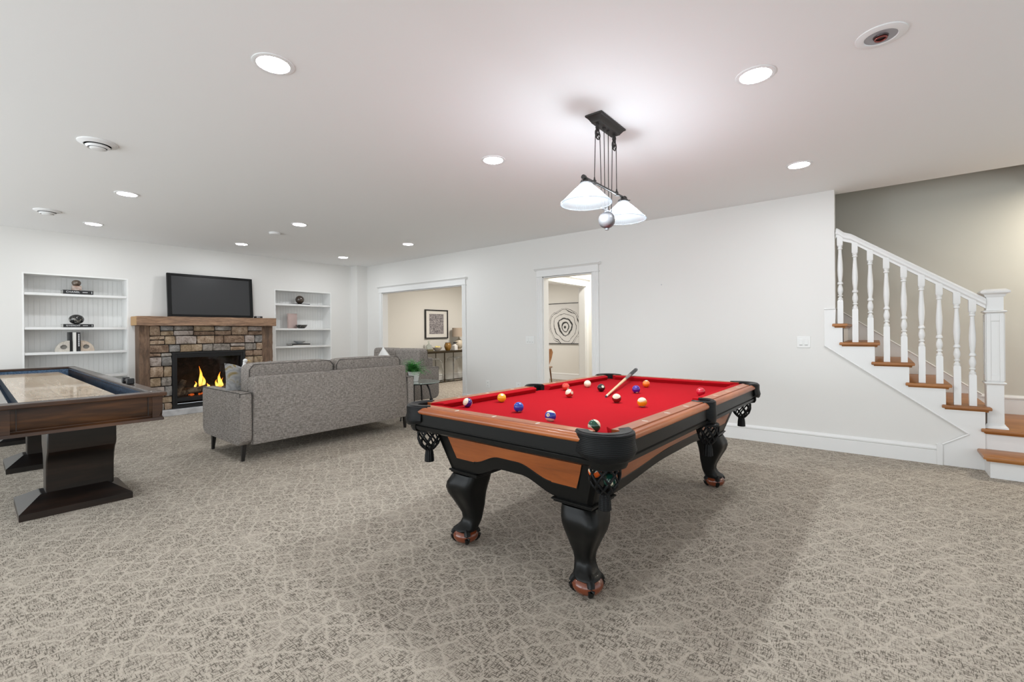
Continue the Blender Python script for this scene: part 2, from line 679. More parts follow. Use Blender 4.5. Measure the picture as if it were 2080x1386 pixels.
# ================================================================== STAIRCASE
t = thing('staircase', 'white staircase with golden oak treads rising left behind the wall', 'staircase', (0.7, 6.0, 0))
t['_world'] = (0.7, 6.0, 0)
m = MB()
face = YW - 0.014
poly = [(-0.42, 1.05), (-0.42, 1.42), (-0.325, 1.42)] + STEP[0:1] + STEP[1:10] + [(0.708, 0.335), (0.708, 0), (0.442, 0), (0.442, 0.185), (0.608, 0.295)]
m.prism(poly, face, YW + 0.001, lambda p, q, a: (p, a, q))
m.build('stringer', 'trim', t, bevel=0.002)
m = MB()      # thin moulding along the lower edge of the stringer
for a, b in (((-0.42, 1.05), (0.608, 0.295)), ((0.608, 0.295), (0.442, 0.185)), ((-0.42, 1.415), (-0.33, 1.415))):
    m.tube([(a[0], face, a[1]), (b[0], face, b[1])], 0.008, 6)
m.build('stringer_moulding', 'trim', t)


def tread(x0, x1, y0, y1, z, name='tread'):
    mb = MB()
    e = 0.028
    prof = [(0.0, -e), (-0.012, -e + 0.002), (-0.02, -e * 0.5), (-0.014, -0.003), (-0.004, 0)]
    # rounded nose on front (y0), left and right ends via loft of shrinking rectangles
    rings = []
    for ins, dz in ((0.022, -0.045), (0.018, -0.030), (0.002, -0.027), (0, -0.014), (0.003, -0.003), (0.009, 0)):
        rings.append([(x0 + ins, y0 + ins, z + dz), (x1 - ins, y0 + ins, z + dz), (x1 - ins, y1, z + dz), (x0 + ins, y1, z + dz)])
    mb.loft(rings)
    return mb.build(name, 'oak', t, smooth=40)


NOSE = 0.032
rise = 0.184
xs_r = [-0.27 - 0.247 * k for k in range(8, 0, -1)] + RX
for i, zt in enumerate(TZ):
    left = (RX[i - 1] if i else -0.327) - 0.028
    tread(left if i else -0.355, RX[i] + 0.04, YW - 0.035, 6.60, zt)
    m = MB()
    m.box(RX[i] - 0.02, RX[i], YW, 6.60, (TZ[i + 1] if i < 4 else 0.36), zt - 0.028)
    m.build('riser', 'trim', t)
for k in range(1, 4):
    m = MB()
    zt = TZ[0] + rise * k
    x1 = RX[0] - 0.247 * k
    m.box(x1 - 0.26, x1 + 0.03, 5.70, 6.60, zt - 0.028, zt)
    m.build('tread', 'oak', t)
    m = MB()
    m.box(x1 - 0.02, x1, 5.70, 6.60, zt - rise, zt - 0.028)
    m.build('riser', 'trim', t)
# landing and the wide bottom step
tread(0.68, 2.48, YW - 0.035, 6.60, 0.357, 'landing')
m = MB()
m.box(0.704, 2.48, YW, YW + 0.02, 0.18, 0.33)
m.build('riser', 'trim', t)
tread(0.656, 2.48, 5.235, YW, 0.182, 'bottom_tread')
m = MB()
m.box(0.70, 2.48, 5.285, YW, 0, 0.155)
m.build('riser', 'trim', t, bevel=0.002)
# skirt board on the far wall
m = MB()
zz = lambda x: 1.165 - 0.765 * x
m.prism([(-0.9, zz(-0.9) - 0.3), (-0.9, zz(-0.9)), (0.82, zz(0.82)), (0.82, 0.36), (0.55, 0.36)], 6.602, 6.62, lambda p, q, a: (p, a, q))
m.tube([(-0.9, 6.603, zz(-0.9)), (0.82, 6.603, zz(0.82))], 0.009, 6)
m.build('wall_skirt', 'trim', t)
baseb = baseboard('baseboard_stair', ((0.80, 6.62), (2.5, 6.62)), h=0.185)
baseb.location.z = 0.357

# railing
t = thing('stair_railing', 'white stair railing with turned balusters and square panelled newel', 'railing', (0.25, 5.6, 0.36))
t['_world'] = (0.25, 5.6, 0.36)
RT = lambda x: 2.003 - 0.738 * x
BX = [-0.29, -0.172, -0.055, 0.065, 0.19, 0.312, 0.43, 0.543, 0.64]
BZ = [TZ[0], TZ[1], TZ[1], TZ[2], TZ[2], TZ[3], TZ[3], TZ[4], TZ[4]]
RY = 5.60
for x, zb in zip(BX, BZ):
    mb = MB()
    hw = 0.0235
    z1 = 1.283 - 0.742 * x
    z2 = z1 + 0.545
    zt = RT(x) - 0.07
    mb.loft([[(x + sx * h_, RY + sy * h_, z) for sx, sy in ((-1, -1), (1, -1), (1, 1), (-1, 1))] for h_, z in ((hw, zb), (hw, z1 - 0.008), (hw * 0.8, z1))])
    L = z2 - z1
    prof = [(0.0, 0), (0.021, 0), (0.022, 0.018), (0.014, 0.028), (0.013, 0.040), (0.021, 0.045), (0.021, 0.052), (0.013, 0.058), (0.017, 0.07), (0.0235, 0.095),
            (0.0225, 0.12), (0.015, 0.148), (0.013, 0.156), (0.023, 0.163), (0.024, 0.172), (0.020, 0.182), (0.0145, 0.190), (0.0165, 0.21), (0.021, 0.25), (0.0235, 0.30),
            (0.022, 0.36), (0.0175, 0.43), (0.0145, 0.485), (0.0145, 0.505), (0.021, 0.512), (0.021, 0.522), (0.016, 0.528), (0.021, 0.538), (0.021, 0.545), (0.0, 0.545)]
    mb.lathe(prof, (x, RY, z1), 16)
    mb.loft([[(x + sx * h_, RY + sy * h_, z) for sx, sy in ((-1, -1), (1, -1), (1, 1), (-1, 1))] for h_, z in ((hw * 0.8, z2), (hw, z2 + 0.008), (hw, zt))])
    mb.build('baluster', 'trim', t)
mb = MB()
prof = [(-0.018, -0.092), (0.018, -0.092), (0.018, -0.07), (0.030, -0.055), (0.026, -0.035), (0.031, -0.02), (0.022, -0.004), (0.0, 0.0), (-0.022, -0.004), (-0.031, -0.02), (-0.026, -0.035), (-0.030, -0.055), (-0.018, -0.07)]
rings = []
for x, dz in ((-0.325, -0.035), (-0.315, -0.012), (-0.30, 0.0 - 0.010), (-0.26, -0.02), (-0.2, 0), (0.722, 0)):
    rings.append([(x, RY + p, RT(x if x > -0.22 else x) + q + (dz if x > -0.22 else dz - 0.0)) for p, q in prof])
mb.loft(rings)
mb.build('handrail', 'trim', t, smooth=30)
# newel
mb = MB()
cx, cy, hw = 0.776, 5.64, 0.052
mb.box(cx - hw, cx + hw, cy - hw, cy + hw, 0.357, 1.50)


def collar(mb, z0, z1, out):
    zm = (z0 + z1) / 2
    rings = []
    for h_, z in ((hw + 0.003, z0), (hw + out * 0.5, z0 + (z1 - z0) * 0.3), (hw + out, zm), (hw + out * 0.8, z1 - 0.004), (hw + 0.003, z1)):
        rings.append([(cx + sx * h_, cy + sy * h_, z) for sx, sy in ((-1, -1), (1, -1), (1, 1), (-1, 1))])
    mb.loft(rings)


collar(mb, 1.335, 1.362, 0.02)
collar(mb, 0.725, 0.752, 0.015)
for sx, sy in ((0, -1), (-1, 0), (1, 0)):       # raised frames leave a sunk panel
    for a0, a1, z0, z1 in ((-1, -0.5, 0.76, 1.33), (0.5, 1, 0.76, 1.33), (-0.5, 0.5, 0.76, 0.81), (-0.5, 0.5, 1.27, 1.33)):
        if sx == 0:
            mb.box(cx + a0 * hw, cx + a1 * hw, cy - hw - 0.007, cy - hw, z0, z1)
        else:
            xx = cx + sx * hw
            mb.box(min(xx, xx + sx * 0.007), max(xx, xx + sx * 0.007), cy + a0 * hw, cy + a1 * hw, z0, z1)
mb.build('newel_post', 'trim', t, bevel=0.002)
mb = MB()
rings = []
for h_, z in ((hw + 0.004, 1.475), (hw + 0.010, 1.485), (hw + 0.012, 1.495), (hw + 0.026, 1.503), (hw + 0.036, 1.510), (hw + 0.038, 1.520), (hw + 0.030, 1.530), (hw + 0.008, 1.543), (0.01, 1.546)):
    rings.append([(cx + sx * h_, cy + sy * h_, z) for sx, sy in ((-1, -1), (1, -1), (1, 1), (-1, 1))])
mb.loft(rings)
mb.build('newel_cap', 'trim', t, smooth=30)
mb = MB()
rings = []
for h_, z in ((hw + 0.022, 0.357), (hw + 0.020, 0.372), (hw + 0.008, 0.385), (hw + 0.004, 0.395)):
    rings.append([(cx + sx * h_, cy + sy * h_, z) for sx, sy in ((-1, -1), (1, -1), (1, 1), (-1, 1))])
mb.loft(rings)
mb.build('newel_base', 'trim', t, smooth=30)

# ================================================================== RECESSED LIGHTS, VENTS
M['can_white'] = mat('white_trim_ring', (0.82, 0.82, 0.82), 0.4)
M['lens'] = emission('lamp_lens', (0.93, 0.965, 1.0), CAN)
lights = [
    (-2.41, 1.065, 'large bright recessed ceiling light nearest the camera on the left'),
    (-0.51, 2.77, 'bright recessed ceiling light to the right of the pendant, nearest the camera'),
    (-2.405, 2.775, 'recessed ceiling light just left of the hanging pulley pendant'),
    (-0.508, 4.514, 'recessed ceiling light near the staircase corner of the ceiling'),
    (-5.731, 1.13, 'recessed ceiling light between the two round ceiling diffusers on the left'),
    (-7.586, 1.17, 'recessed ceiling light above the left built-in bookcase'),
    (-5.71, 2.827, 'recessed ceiling light above the sofa, just right of the tiny smoke detector'),
    (-7.619, 2.873, 'recessed ceiling light in front of the fireplace, just left of the tiny smoke detector'),
    (-5.716, 4.547, 'recessed ceiling light nearest the wide cased opening'),
    (-7.60, 4.566, 'recessed ceiling light in the far corner near the right bookcase'),
]
proto = thing('recessed_light', lights[0][2], 'ceiling light', (0, 0, H), 0, 'round recessed ceiling lights')
mb = MB()
mb.lathe([(0.098, 0.0), (0.098, -0.004), (0.090, -0.007), (0.078, -0.006), (0.074, -0.001)], (0, 0, 0), 40)
mb.v = mb.v
mb.build('trim_ring', 'can_white', proto)
mb = MB()
mb.lathe([(0.0, -0.006), (0.04, -0.006), (0.0765, -0.004)], (0, 0, 0), 40)
mb.build('lens', 'lens', proto)
for i, (x, y, lb) in enumerate(lights):
    o = proto if i == 0 else copy_tree(proto)
    o.location = (x, y, H)
    o['label'] = lb
M['dark_slot'] = mat('dark_vent_gap', (0.03, 0.03, 0.03), 0.8)


def diffuser(x, y, r, label):
    t = thing('ceiling_diffuser', label, 'air vent', (x, y, H), 0, 'round white ceiling diffusers')
    mb = MB()
    mb.lathe([(r, 0), (r, -0.006), (r * 0.95, -0.010), (r * 0.70, -0.020), (r * 0.68, -0.016), (r * 0.68, -0.004)], seg=40)
    mb.build('outer_ring', 'can_white', t)
    mb = MB()
    mb.lathe([(0.0, -0.010), (r * 0.69, -0.010)], seg=40)
    mb.build('throat', 'dark_slot', t)
    mb = MB()
    mb.lathe([(r * 0.55, -0.020), (r * 0.62, -0.026), (r * 0.52, -0.040), (r * 0.46, -0.034), (r * 0.55, -0.020)], seg=40)
    mb.build('middle_ring', 'can_white', t)
    mb = MB()
    mb.lathe([(0, -0.050), (r * 0.28, -0.050), (r * 0.38, -0.046), (r * 0.42, -0.040), (r * 0.30, -0.026), (0, -0.026)], seg=40)
    mb.build('centre_plate', 'can_white', t)


diffuser(-4.37, 0.70, 0.112, 'larger round white ceiling diffuser on the left, above the shuffleboard table')
diffuser(-7.154, 0.722, 0.112, 'small-looking round white ceiling diffuser at far left above the bookcase wall')
t = thing('open_ceiling_fitting', 'round ceiling fitting with clear ring and dark red centre, top right', 'ceiling fitting', (0.02, 2.777, H))
mb = MB()
mb.lathe([(0.098, 0), (0.098, -0.005), (0.088, -0.009), (0.066, -0.010), (0.062, -0.004)], seg=40)
mb.build('trim_ring', 'can_white', t)
mb = MB()
mb.lathe([(0, -0.003), (0.062, -0.003), (0.064, -0.006)], seg=40)
mb.build('plate', 'steel', t)
mb = MB()
mb.lathe([(0, -0.012), (0.028, -0.012), (0.032, -0.002)], seg=32)
mb.build('hole', mat('dark_red_core', (0.03, 0.008, 0.008), 0.3), t)
mb = MB()
mb.torus((0, 0, -0.016), 0.022, 0.004, 'Z', 24, 6)
mb.build('nozzle_ring', mat('red_copper', (0.25, 0.06, 0.05), 0.3, 0.7), t)
mb = MB()
mb.lathe([(0.0, 0), (0.072, 0), (0.072, -0.012), (0.06, -0.026), (0.0, -0.028)], (-6.434, 2.843, H), 24)
o = mb.build('smoke_detector', 'can_white')
tag(o, 'tiny round smoke detector on the ceiling between two recessed lights', 'smoke detector')

# ================================================================== PENDANT
PX, PY = -1.40, 2.762
t = thing('pulley_pendant', 'dark metal pulley pendant with two ribbed glass cone shades over pool table', 'pendant light', (PX, PY, H))
t['_world'] = (PX, PY, H)
mb = MB()
rings = []
for ex, ey, z in ((0.060, 0.178, H), (0.060, 0.178, H - 0.010), (0.050, 0.166, H - 0.016), (0.034, 0.145, H - 0.040), (0.032, 0.143, H - 0.046)):
    rings.append([(PX + sx * ex, PY + sy * ey, z) for sx, sy in ((-1, -1), (1, -1), (1, 1), (-1, 1))])
mb.loft(rings)
mb.build('canopy', 'iron', t, bevel=0.003)
for py in (PY - 0.118, PY + 0.118):
    mb = MB()
    mb.cyl((PX, py, H - 0.044), (PX, py, H - 0.068), 0.010, 12)
    mb.lathe([(0, 0), (0.013, 0), (0.014, -0.014), (0.008, -0.022), (0, -0.022)], (PX, py, H - 0.060), 12)
    for dx in (-0.009, 0.009):
        mb.box(PX + dx - 0.0015, PX + dx + 0.0015, py - 0.006, py + 0.006, H - 0.125, H - 0.078)
    mb.cyl((PX - 0.012, py, H - 0.118), (PX + 0.012, py, H - 0.118), 0.004, 8)
    b = mb.build('pulley_bracket', 'iron', t)
    mb = MB()
    mb.torus((PX, py, H - 0.118), 0.030, 0.0045, 'X', 28, 8)
    mb.torus((PX, py, H - 0.118), 0.006, 0.004, 'X', 12, 6)
    for k in range(5):
        a = 2 * PI * k / 5 + 0.4
        mb.cyl((PX, py, H - 0.118), (PX, py + 0.028 * math.cos(a), H - 0.118 + 0.028 * math.sin(a)), 0.0028, 6)
    mb.build('pulley_wheel', 'iron', b)
ZB = 2.16
zw = H - 0.118
cords = [((PX, PY - 0.148, zw), (PX, PY - 0.165, ZB + 0.03)), ((PX, PY - 0.088, zw), (PX, PY - 0.070, 2.02)),
         ((PX, PY - 0.030, H - 0.044), (PX, PY - 0.026, 2.02)), ((PX, PY + 0.030, H - 0.044), (PX, PY + 0.026, 2.02)),
         ((PX, PY + 0.088, zw), (PX, PY + 0.070, 2.02)), ((PX, PY + 0.148, zw), (PX, PY + 0.150, ZB + 0.03))]
for a, b in cords:
    mb = MB()
    mb.cyl(a, b, 0.0028, 8)
    mb.build('cord', 'iron', t)
for dy in (-0.030, 0.030):
    mb = MB()
    mb.lathe([(0, 0), (0.011, 0), (0.011, -0.008), (0.005, -0.016), (0, -0.016)], (PX, PY + dy, H - 0.044), 12)
    mb.build('cord_grip', 'iron', t)
mb = MB()
mb.cyl((PX, 2.462, ZB), (PX, 3.040, ZB), 0.0085, 12)
for y in (2.462, 3.040):
    mb.cyl((PX, y - 0.010, ZB), (PX, y + 0.010, ZB), 0.0145, 12)
for y in (PY - 0.165, PY + 0.150):
    mb.lathe([(0, -0.012), (0.011, -0.012), (0.012, 0.012), (0.006, 0.02), (0.004, 0.035), (0, 0.035)], (PX, y, ZB), 12)
mb.build('crossbar', 'iron', t)
# ribbed glass
gl = bpy.data.materials.new('ribbed_glass')
gl.use_nodes = True
T = gl.node_tree
T.nodes.clear()
o_ = T.nodes.new('ShaderNodeOutputMaterial')
tr = T.nodes.new('ShaderNodeBsdfTransparent')
tr.inputs[0].default_value = (0.46, 0.48, 0.51, 1)
tl = T.nodes.new('ShaderNodeBsdfTranslucent')
tl.inputs[0].default_value = (0.42, 0.44, 0.47, 1)
gs = T.nodes.new('ShaderNodeBsdfGlossy')
gs.inputs['Roughness'].default_value = 0.15
m1 = T.nodes.new('ShaderNodeMixShader')
m1.inputs[0].default_value = 0.10
m2 = T.nodes.new('ShaderNodeMixShader')
m2.inputs[0].default_value = 0.08
T.links.new(tr.outputs[0], m1.inputs[1])
T.links.new(tl.outputs[0], m1.inputs[2])
df = T.nodes.new('ShaderNodeBsdfDiffuse')
df.inputs[0].default_value = (0.5, 0.52, 0.55, 1)
m3 = T.nodes.new('ShaderNodeMixShader')
m3.inputs[0].default_value = 0.07
T.links.new(m1.outputs[0], m3.inputs[1])
T.links.new(df.outputs[0], m3.inputs[2])
T.links.new(m3.outputs[0], m2.inputs[1])
T.links.new(gs.outputs[0], m2.inputs[2])
T.links.new(m2.outputs[0], o_.inputs[0])
M['glass_ribbed'] = gl
M['bulb'] = emission('bulb_glow', (0.95, 0.97, 1.0), 14.0)
for y in (2.486, 3.014):
    mb = MB()
    mb.lathe([(0, ZB - 0.004), (0.016, ZB - 0.004), (0.020, ZB - 0.012), (0.034, ZB - 0.018), (0.038, ZB - 0.030), (0.030, ZB - 0.034), (0, ZB - 0.034)], (PX, y, 0), 20)
    for k in range(3):
        a = 2 * PI * k / 3 + 0.5
        mb.cyl((PX + 0.03 * math.cos(a), y + 0.03 * math.sin(a), ZB - 0.024), (PX + 0.048 * math.cos(a), y + 0.048 * math.sin(a), ZB - 0.024), 0.004, 6)
    mb.build('shade_holder', 'iron', t)
    mb = MB()
    seg = 144
    rings = []
    for r, z, amp in ((0.030, ZB - 0.026, 0), (0.040, ZB - 0.040, 0.0005), (0.095, ZB - 0.095, 0.0022), (0.152, ZB - 0.150, 0.0035), (0.157, ZB - 0.158, 0.001)):
        rings.append([(PX + (r + amp * (1 if k % 2 else -1)) * math.cos(2 * PI * k / seg), y + (r + amp * (1 if k % 2 else -1)) * math.sin(2 * PI * k / seg), z) for k in range(seg)])
    mb.loft(rings, cap=False)
    mb.torus((PX, y, ZB - 0.158), 0.157, 0.0025, 'Z', 72, 6)
    mb.build('glass_shade', 'glass_ribbed', t, smooth=0)
    mb = MB()
    mb.sphere((PX, y, ZB - 0.085), 0.026, 20, 12, (1, 1, 1.2))
    mb.cyl((PX, y, ZB - 0.060), (PX, y, ZB - 0.034), 0.012, 12)
    mb.build('bulb', 'bulb', t)
for y in (2.486, 3.014):
    lamp('pendant_bulb_light', 'POINT', (PX, y, ZB - 0.125), BULB, (0.90, 0.97, 1.0), 0.03)
mb = MB()
mb.sphere((PX, PY, 1.952), 0.056, 28, 16)
mb.lathe([(0, 0), (0.012, 0), (0.014, 0.010), (0.006, 0.014), (0, 0.014)], (PX, PY, 1.886), 14)
mb.build('counterweight', mat('satin_pewter', (0.17, 0.17, 0.18), 0.36, 0.5), t)
mb = MB()
mb.lathe([(0, 0), (0.016, 0), (0.014, 0.012), (0.007, 0.018), (0.007, 0.028), (0, 0.028)], (PX, PY, 2.004), 14)
mb.torus((PX, PY, 2.040), 0.012, 0.003, 'X', 16, 6)
mb.box(PX - 0.004, PX + 0.004, PY - 0.076, PY + 0.076, 2.012, 2.022)
mb.build('weight_hook', 'steel', t)
# ================================================================== POOL TABLE
TC = (-1.436, 2.818)
TR = -0.0305
ZR, ZBED = 0.800, 0.762
HU, HV = 0.685, 1.190       # outer half sizes of the rails
SU, SV = 0.588, 1.100       # seam between wood and cloth
NU, NV = 0.535, 1.050       # cushion nose
pt = thing('pool_table', 'pool table with red felt, mahogany rails and black carved legs', 'pool table', (TC[0], TC[1], 0), TR)
mb = MB()
mb.box(-SU - 0.01, SU + 0.01, -SV - 0.01, SV + 0.01, ZBED - 0.03, ZBED)
mb.build('cloth_bed', 'felt', pt, smooth=0)


def side_fn(side):
    """maps (s along the side, outward distance from table centre line, z) to local xyz"""
    if side == 'near':
        return lambda s_, o, z: (s_, -o, z)
    if side == 'far':
        return lambda s_, o, z: (-s_, o, z)
    if side == 'right':
        return lambda s_, o, z: (o, s_, z)
    return lambda s_, o, z: (-o, -s_, z)


def rail(side, s0, s1, wood_):
    f = side_fn(side)
    short = side in ('near', 'far')
    seam, out, nose = (SV, HV, NV) if short else (SU, HU, NU)
    mb = MB()
    flat = out - 0.026
    prof = [(seam, ZR - 0.04), (seam, ZR), (flat - 0.008, ZR), (flat - 0.006, ZR - 0.007), (flat - 0.001, ZR - 0.007), (flat + 0.001, ZR - 0.003), (flat + 0.010, ZR - 0.005), (out - 0.006, ZR - 0.014),
            (out, ZR - 0.024), (out - 0.003, ZR - 0.034), (out - 0.012, ZR - 0.040)]
    mb.prism(prof, s0, s1, lambda p, q, a: f(a, p, q))
    r = mb.build('top_rail', wood_, pt, smooth=50)
    # sights
    n = 3
    spots = [-0.2675 * 2 / 2 * k for k in (-1, 0, 1)] if short else None
    if short:
        spots = [-0.2675, 0.0, 0.2675]
    else:
        sg = 1 if (s0 + s1) > 0 else -1
        spots = [sg * 0.2625 * k for k in (1, 2, 3)]
    mid = (seam + flat) / 2
    for sp in spots:
        b2 = MB()
        L_, w_ = 0.016, 0.0055
        ring = [(L_ * math.cos(2 * PI * k / 16), w_ * math.sin(2 * PI * k / 16)) for k in range(16)]
        b2.prism(ring, ZR - 0.001, ZR + 0.0006, lambda p, q, a: f(sp + q, mid + p, a))
        b2.build('sight', 'pearl', r, smooth=0)
    # cushion
    mb = MB()
    cut = 0.055
    pr = [(seam + 0.001, ZR - 0.001), (nose + 0.006, ZR - 0.004), (nose, ZR - 0.010), (nose + 0.018, ZBED - 0.001), (seam + 0.001, ZBED - 0.001)]
    a_side = 0.030 if not short and abs(s0) < 0.2 else cut
    b_side = 0.030 if not short and abs(s1) < 0.2 else cut
    rings = []
    for s_, ins in ((s0, 0), (s0 + a_side, 1)), ((s1 - b_side, 1), (s1, 0)):
        pass
    # near the pockets the nose is cut back at an angle
    def ring(s_, k):
        return [f(s_, seam + 0.001 if not k else p, q) for p, q in pr]
    def ring2(s_at_seam, s_at_nose):
        out_ = []
        for p, q in pr:
            tt = (seam - p) / (seam - nose)
            out_.append(f(s_at_seam + (s_at_nose - s_at_seam) * tt, p, q))
        return out_
    rings = [ring2(s0, s0 + a_side), ring2(s1, s1 - b_side)]
    mb.loft(rings)
    mb.build('cushion', 'felt', pt, smooth=30)
    # apron under the rail
    mb = MB()
    o0 = out - 0.014
    prof = [(o0 - 0.06, ZR - 0.038), (o0, ZR - 0.038), (o0, ZR - 0.095), (o0 - 0.010, ZR - 0.099), (o0 - 0.010, ZR - 0.104), (o0 - 0.003, ZR - 0.110), (o0 - 0.006, ZR - 0.128), (o0 - 0.028, ZR - 0.142), (o0 - 0.045, ZR - 0.148), (o0 - 0.17, ZR - 0.148), (o0 - 0.17, ZR - 0.05)]
    lim_ = 0.605 if short else 1.105
    e0 = math.copysign(lim_, s0) if abs(s0) > 0.2 else s0 * 0.4
    e1 = math.copysign(lim_, s1) if abs(s1) > 0.2 else s1 * 0.4
    mb.prism(prof, e0, e1, lambda p, q, a: f(a, p, q))
    mb.build('apron', 'black', pt, smooth=25)


CU, CV = 0.545, 1.040
rail('near', -CU, CU, 'railwood')
rail('far', -CU, CU, 'railwood')
for sd in ('right', 'left'):
    rail(sd, -CV, -0.062, 'railwood_y')
    rail(sd, 0.062, CV, 'railwood_y')


def arc_ring(c, r_in, r_out, z0, z1, a0, a1, seg=20):
    mb = MB()
    rings = []
    for k in range(seg + 1):
        a = a0 + (a1 - a0) * k / seg
        ca, sa = math.cos(a), math.sin(a)
        rings.append([(c[0] + r * ca, c[1] + r * sa, z) for r, z in ((r_in, z0), (r_in, z1 - 0.004), (r_in + 0.006, z1), (r_out - 0.012, z1 + 0.003), (r_out, z1 - 0.006), (r_out, z0))])
    mb.loft(rings)
    return mb


def net(c, ax, ay, name_parent, z0=0.665):
    """leather lattice basket below a pocket, with a gathered tail"""
    mb = MB()
    prof = [(1.0, z0), (1.05, z0 - 0.025), (1.03, z0 - 0.055), (0.86, z0 - 0.085), (0.55, z0 - 0.107), (0.36, z0 - 0.118)]
    R = 0.062

    def at(tt, a):
        x = tt * (len(prof) - 1)
        i = min(int(x), len(prof) - 2)
        f_ = x - i
        r = (prof[i][0] * (1 - f_) + prof[i + 1][0] * f_) * R
        z = prof[i][1] * (1 - f_) + prof[i + 1][1] * f_
        return (c[0] + r * ax * math.cos(a), c[1] + r * ay * math.sin(a), z)
    for k in range(8):
        a0 = 2 * PI * k / 8
        for sgn in (-1, 1):
            mb.tube([at(i / 12, a0 + sgn * (i / 12) * 1.7) for i in range(13)], 0.0052, 6)
    mb.lathe([(R * 1.0, 0.004), (R * 1.12, 0.0), (R * 1.1, -0.01), (R * 0.98, -0.01)], (c[0], c[1], z0), 20, ax, ay)
    n_ = mb.build('net', 'leather', name_parent)
    mb = MB()
    rr = []
    for r, z in ((0.021, -0.108), (0.019, -0.125), (0.023, -0.150), (0.025, -0.188)):
        rr.append([(c[0] + (r + 0.003 * (k % 2)) * math.cos(2 * PI * k / 24), c[1] + (r + 0.003 * (k % 2)) * math.sin(2 * PI * k / 24), z0 + z) for k in range(24)])
    mb.loft(rr)
    mb.build('tassel', 'leather', n_)
    return n_


def corner_pocket(su, sv):
    c = (su * 0.572, sv * 1.072)
    da = math.atan2(sv, su)
    mb = arc_ring(c, 0.062, 0.125, ZR - 0.03, ZR + 0.003, da - 1.75, da + 1.75, 28)
    # shield hanging on the outside
    rings = []
    for k in range(25):
        a = da - 1.32 + 2.64 * k / 24
        e = abs(k - 12) / 12
        zb = ZR - 0.112 + 0.024 * e * e
        ca, sa = math.cos(a), math.sin(a)
        rings.append([(c[0] + r * ca, c[1] + r * sa, z) for r, z in ((0.112, ZR - 0.01), (0.127, ZR - 0.008), (0.127, ZR - 0.045), (0.134, ZR - 0.075), (0.128, zb + 0.008), (0.119, zb), (0.108, zb + 0.004))])
    mb.loft(rings)
    b3 = MB()
    rings3 = []
    for k in range(13):
        a = da - 0.85 + 1.7 * k / 12
        rings3.append([(c[0] + r * math.cos(a), c[1] + r * math.sin(a), z) for r, z in ((0.070, ZR - 0.05), (0.104, ZR - 0.05), (0.104, ZR - 0.126), (0.096, ZR - 0.142), (0.070, ZR - 0.148))])
    b3.loft(rings3)
    b3.build('corner_block', 'black', pt, smooth=40)
    # throat lining down inside the pocket
    rings = []
    for k in range(29):
        a = da - 1.9 + 3.8 * k / 28
        rings.append([(c[0] + r * math.cos(a), c[1] + r * math.sin(a), z) for r, z in ((0.060, ZR - 0.005), (0.066, ZR - 0.005), (0.064, 0.655), (0.058, 0.655))])
    mb.loft(rings)
    p = mb.build('corner_pocket', 'leather', pt, smooth=40)
    net(c, 1, 1, p, 0.655)


for su in (-1, 1):
    for sv in (-1, 1):
        corner_pocket(su, sv)


def side_pocket(su):
    c = (su * 0.622, 0)
    da = 0 if su > 0 else PI
    mb = arc_ring(c, 0.050, 0.078, ZR - 0.036, ZR + 0.004, da - 2.15, da + 2.15, 28)
    rings = []
    for k in range(17):
        a = da - 0.95 + 1.9 * k / 16
        e = abs(k - 8) / 8
        zb = ZR - 0.122 + 0.03 * e * e
        ca, sa = math.cos(a), math.sin(a)
        rings.append([(c[0] + r * ca, c[1] + r * sa, z) for r, z in ((0.066, ZR - 0.01), (0.078, ZR - 0.006), (0.080, ZR - 0.05), (0.083, ZR - 0.085), (0.078, zb), (0.068, zb + 0.004))])
    mb.loft(rings)
    rings = []
    for k in range(25):
        a = da - 1.9 + 3.8 * k / 24
        rings.append([(c[0] + r * math.cos(a), c[1] + r * math.sin(a), z) for r, z in ((0.050, ZR - 0.005), (0.055, ZR - 0.005), (0.054, 0.67), (0.048, 0.67))])
    mb.loft(rings)
    p = mb.build('side_pocket', 'leather', pt, smooth=40)
    net((su * 0.655, 0), 0.9, 1.0, p, 0.668)


side_pocket(1)
side_pocket(-1)

# cabinet: four sloping faces with an arched lower edge and a mahogany panel
ZT, ZC = 0.655, 0.428


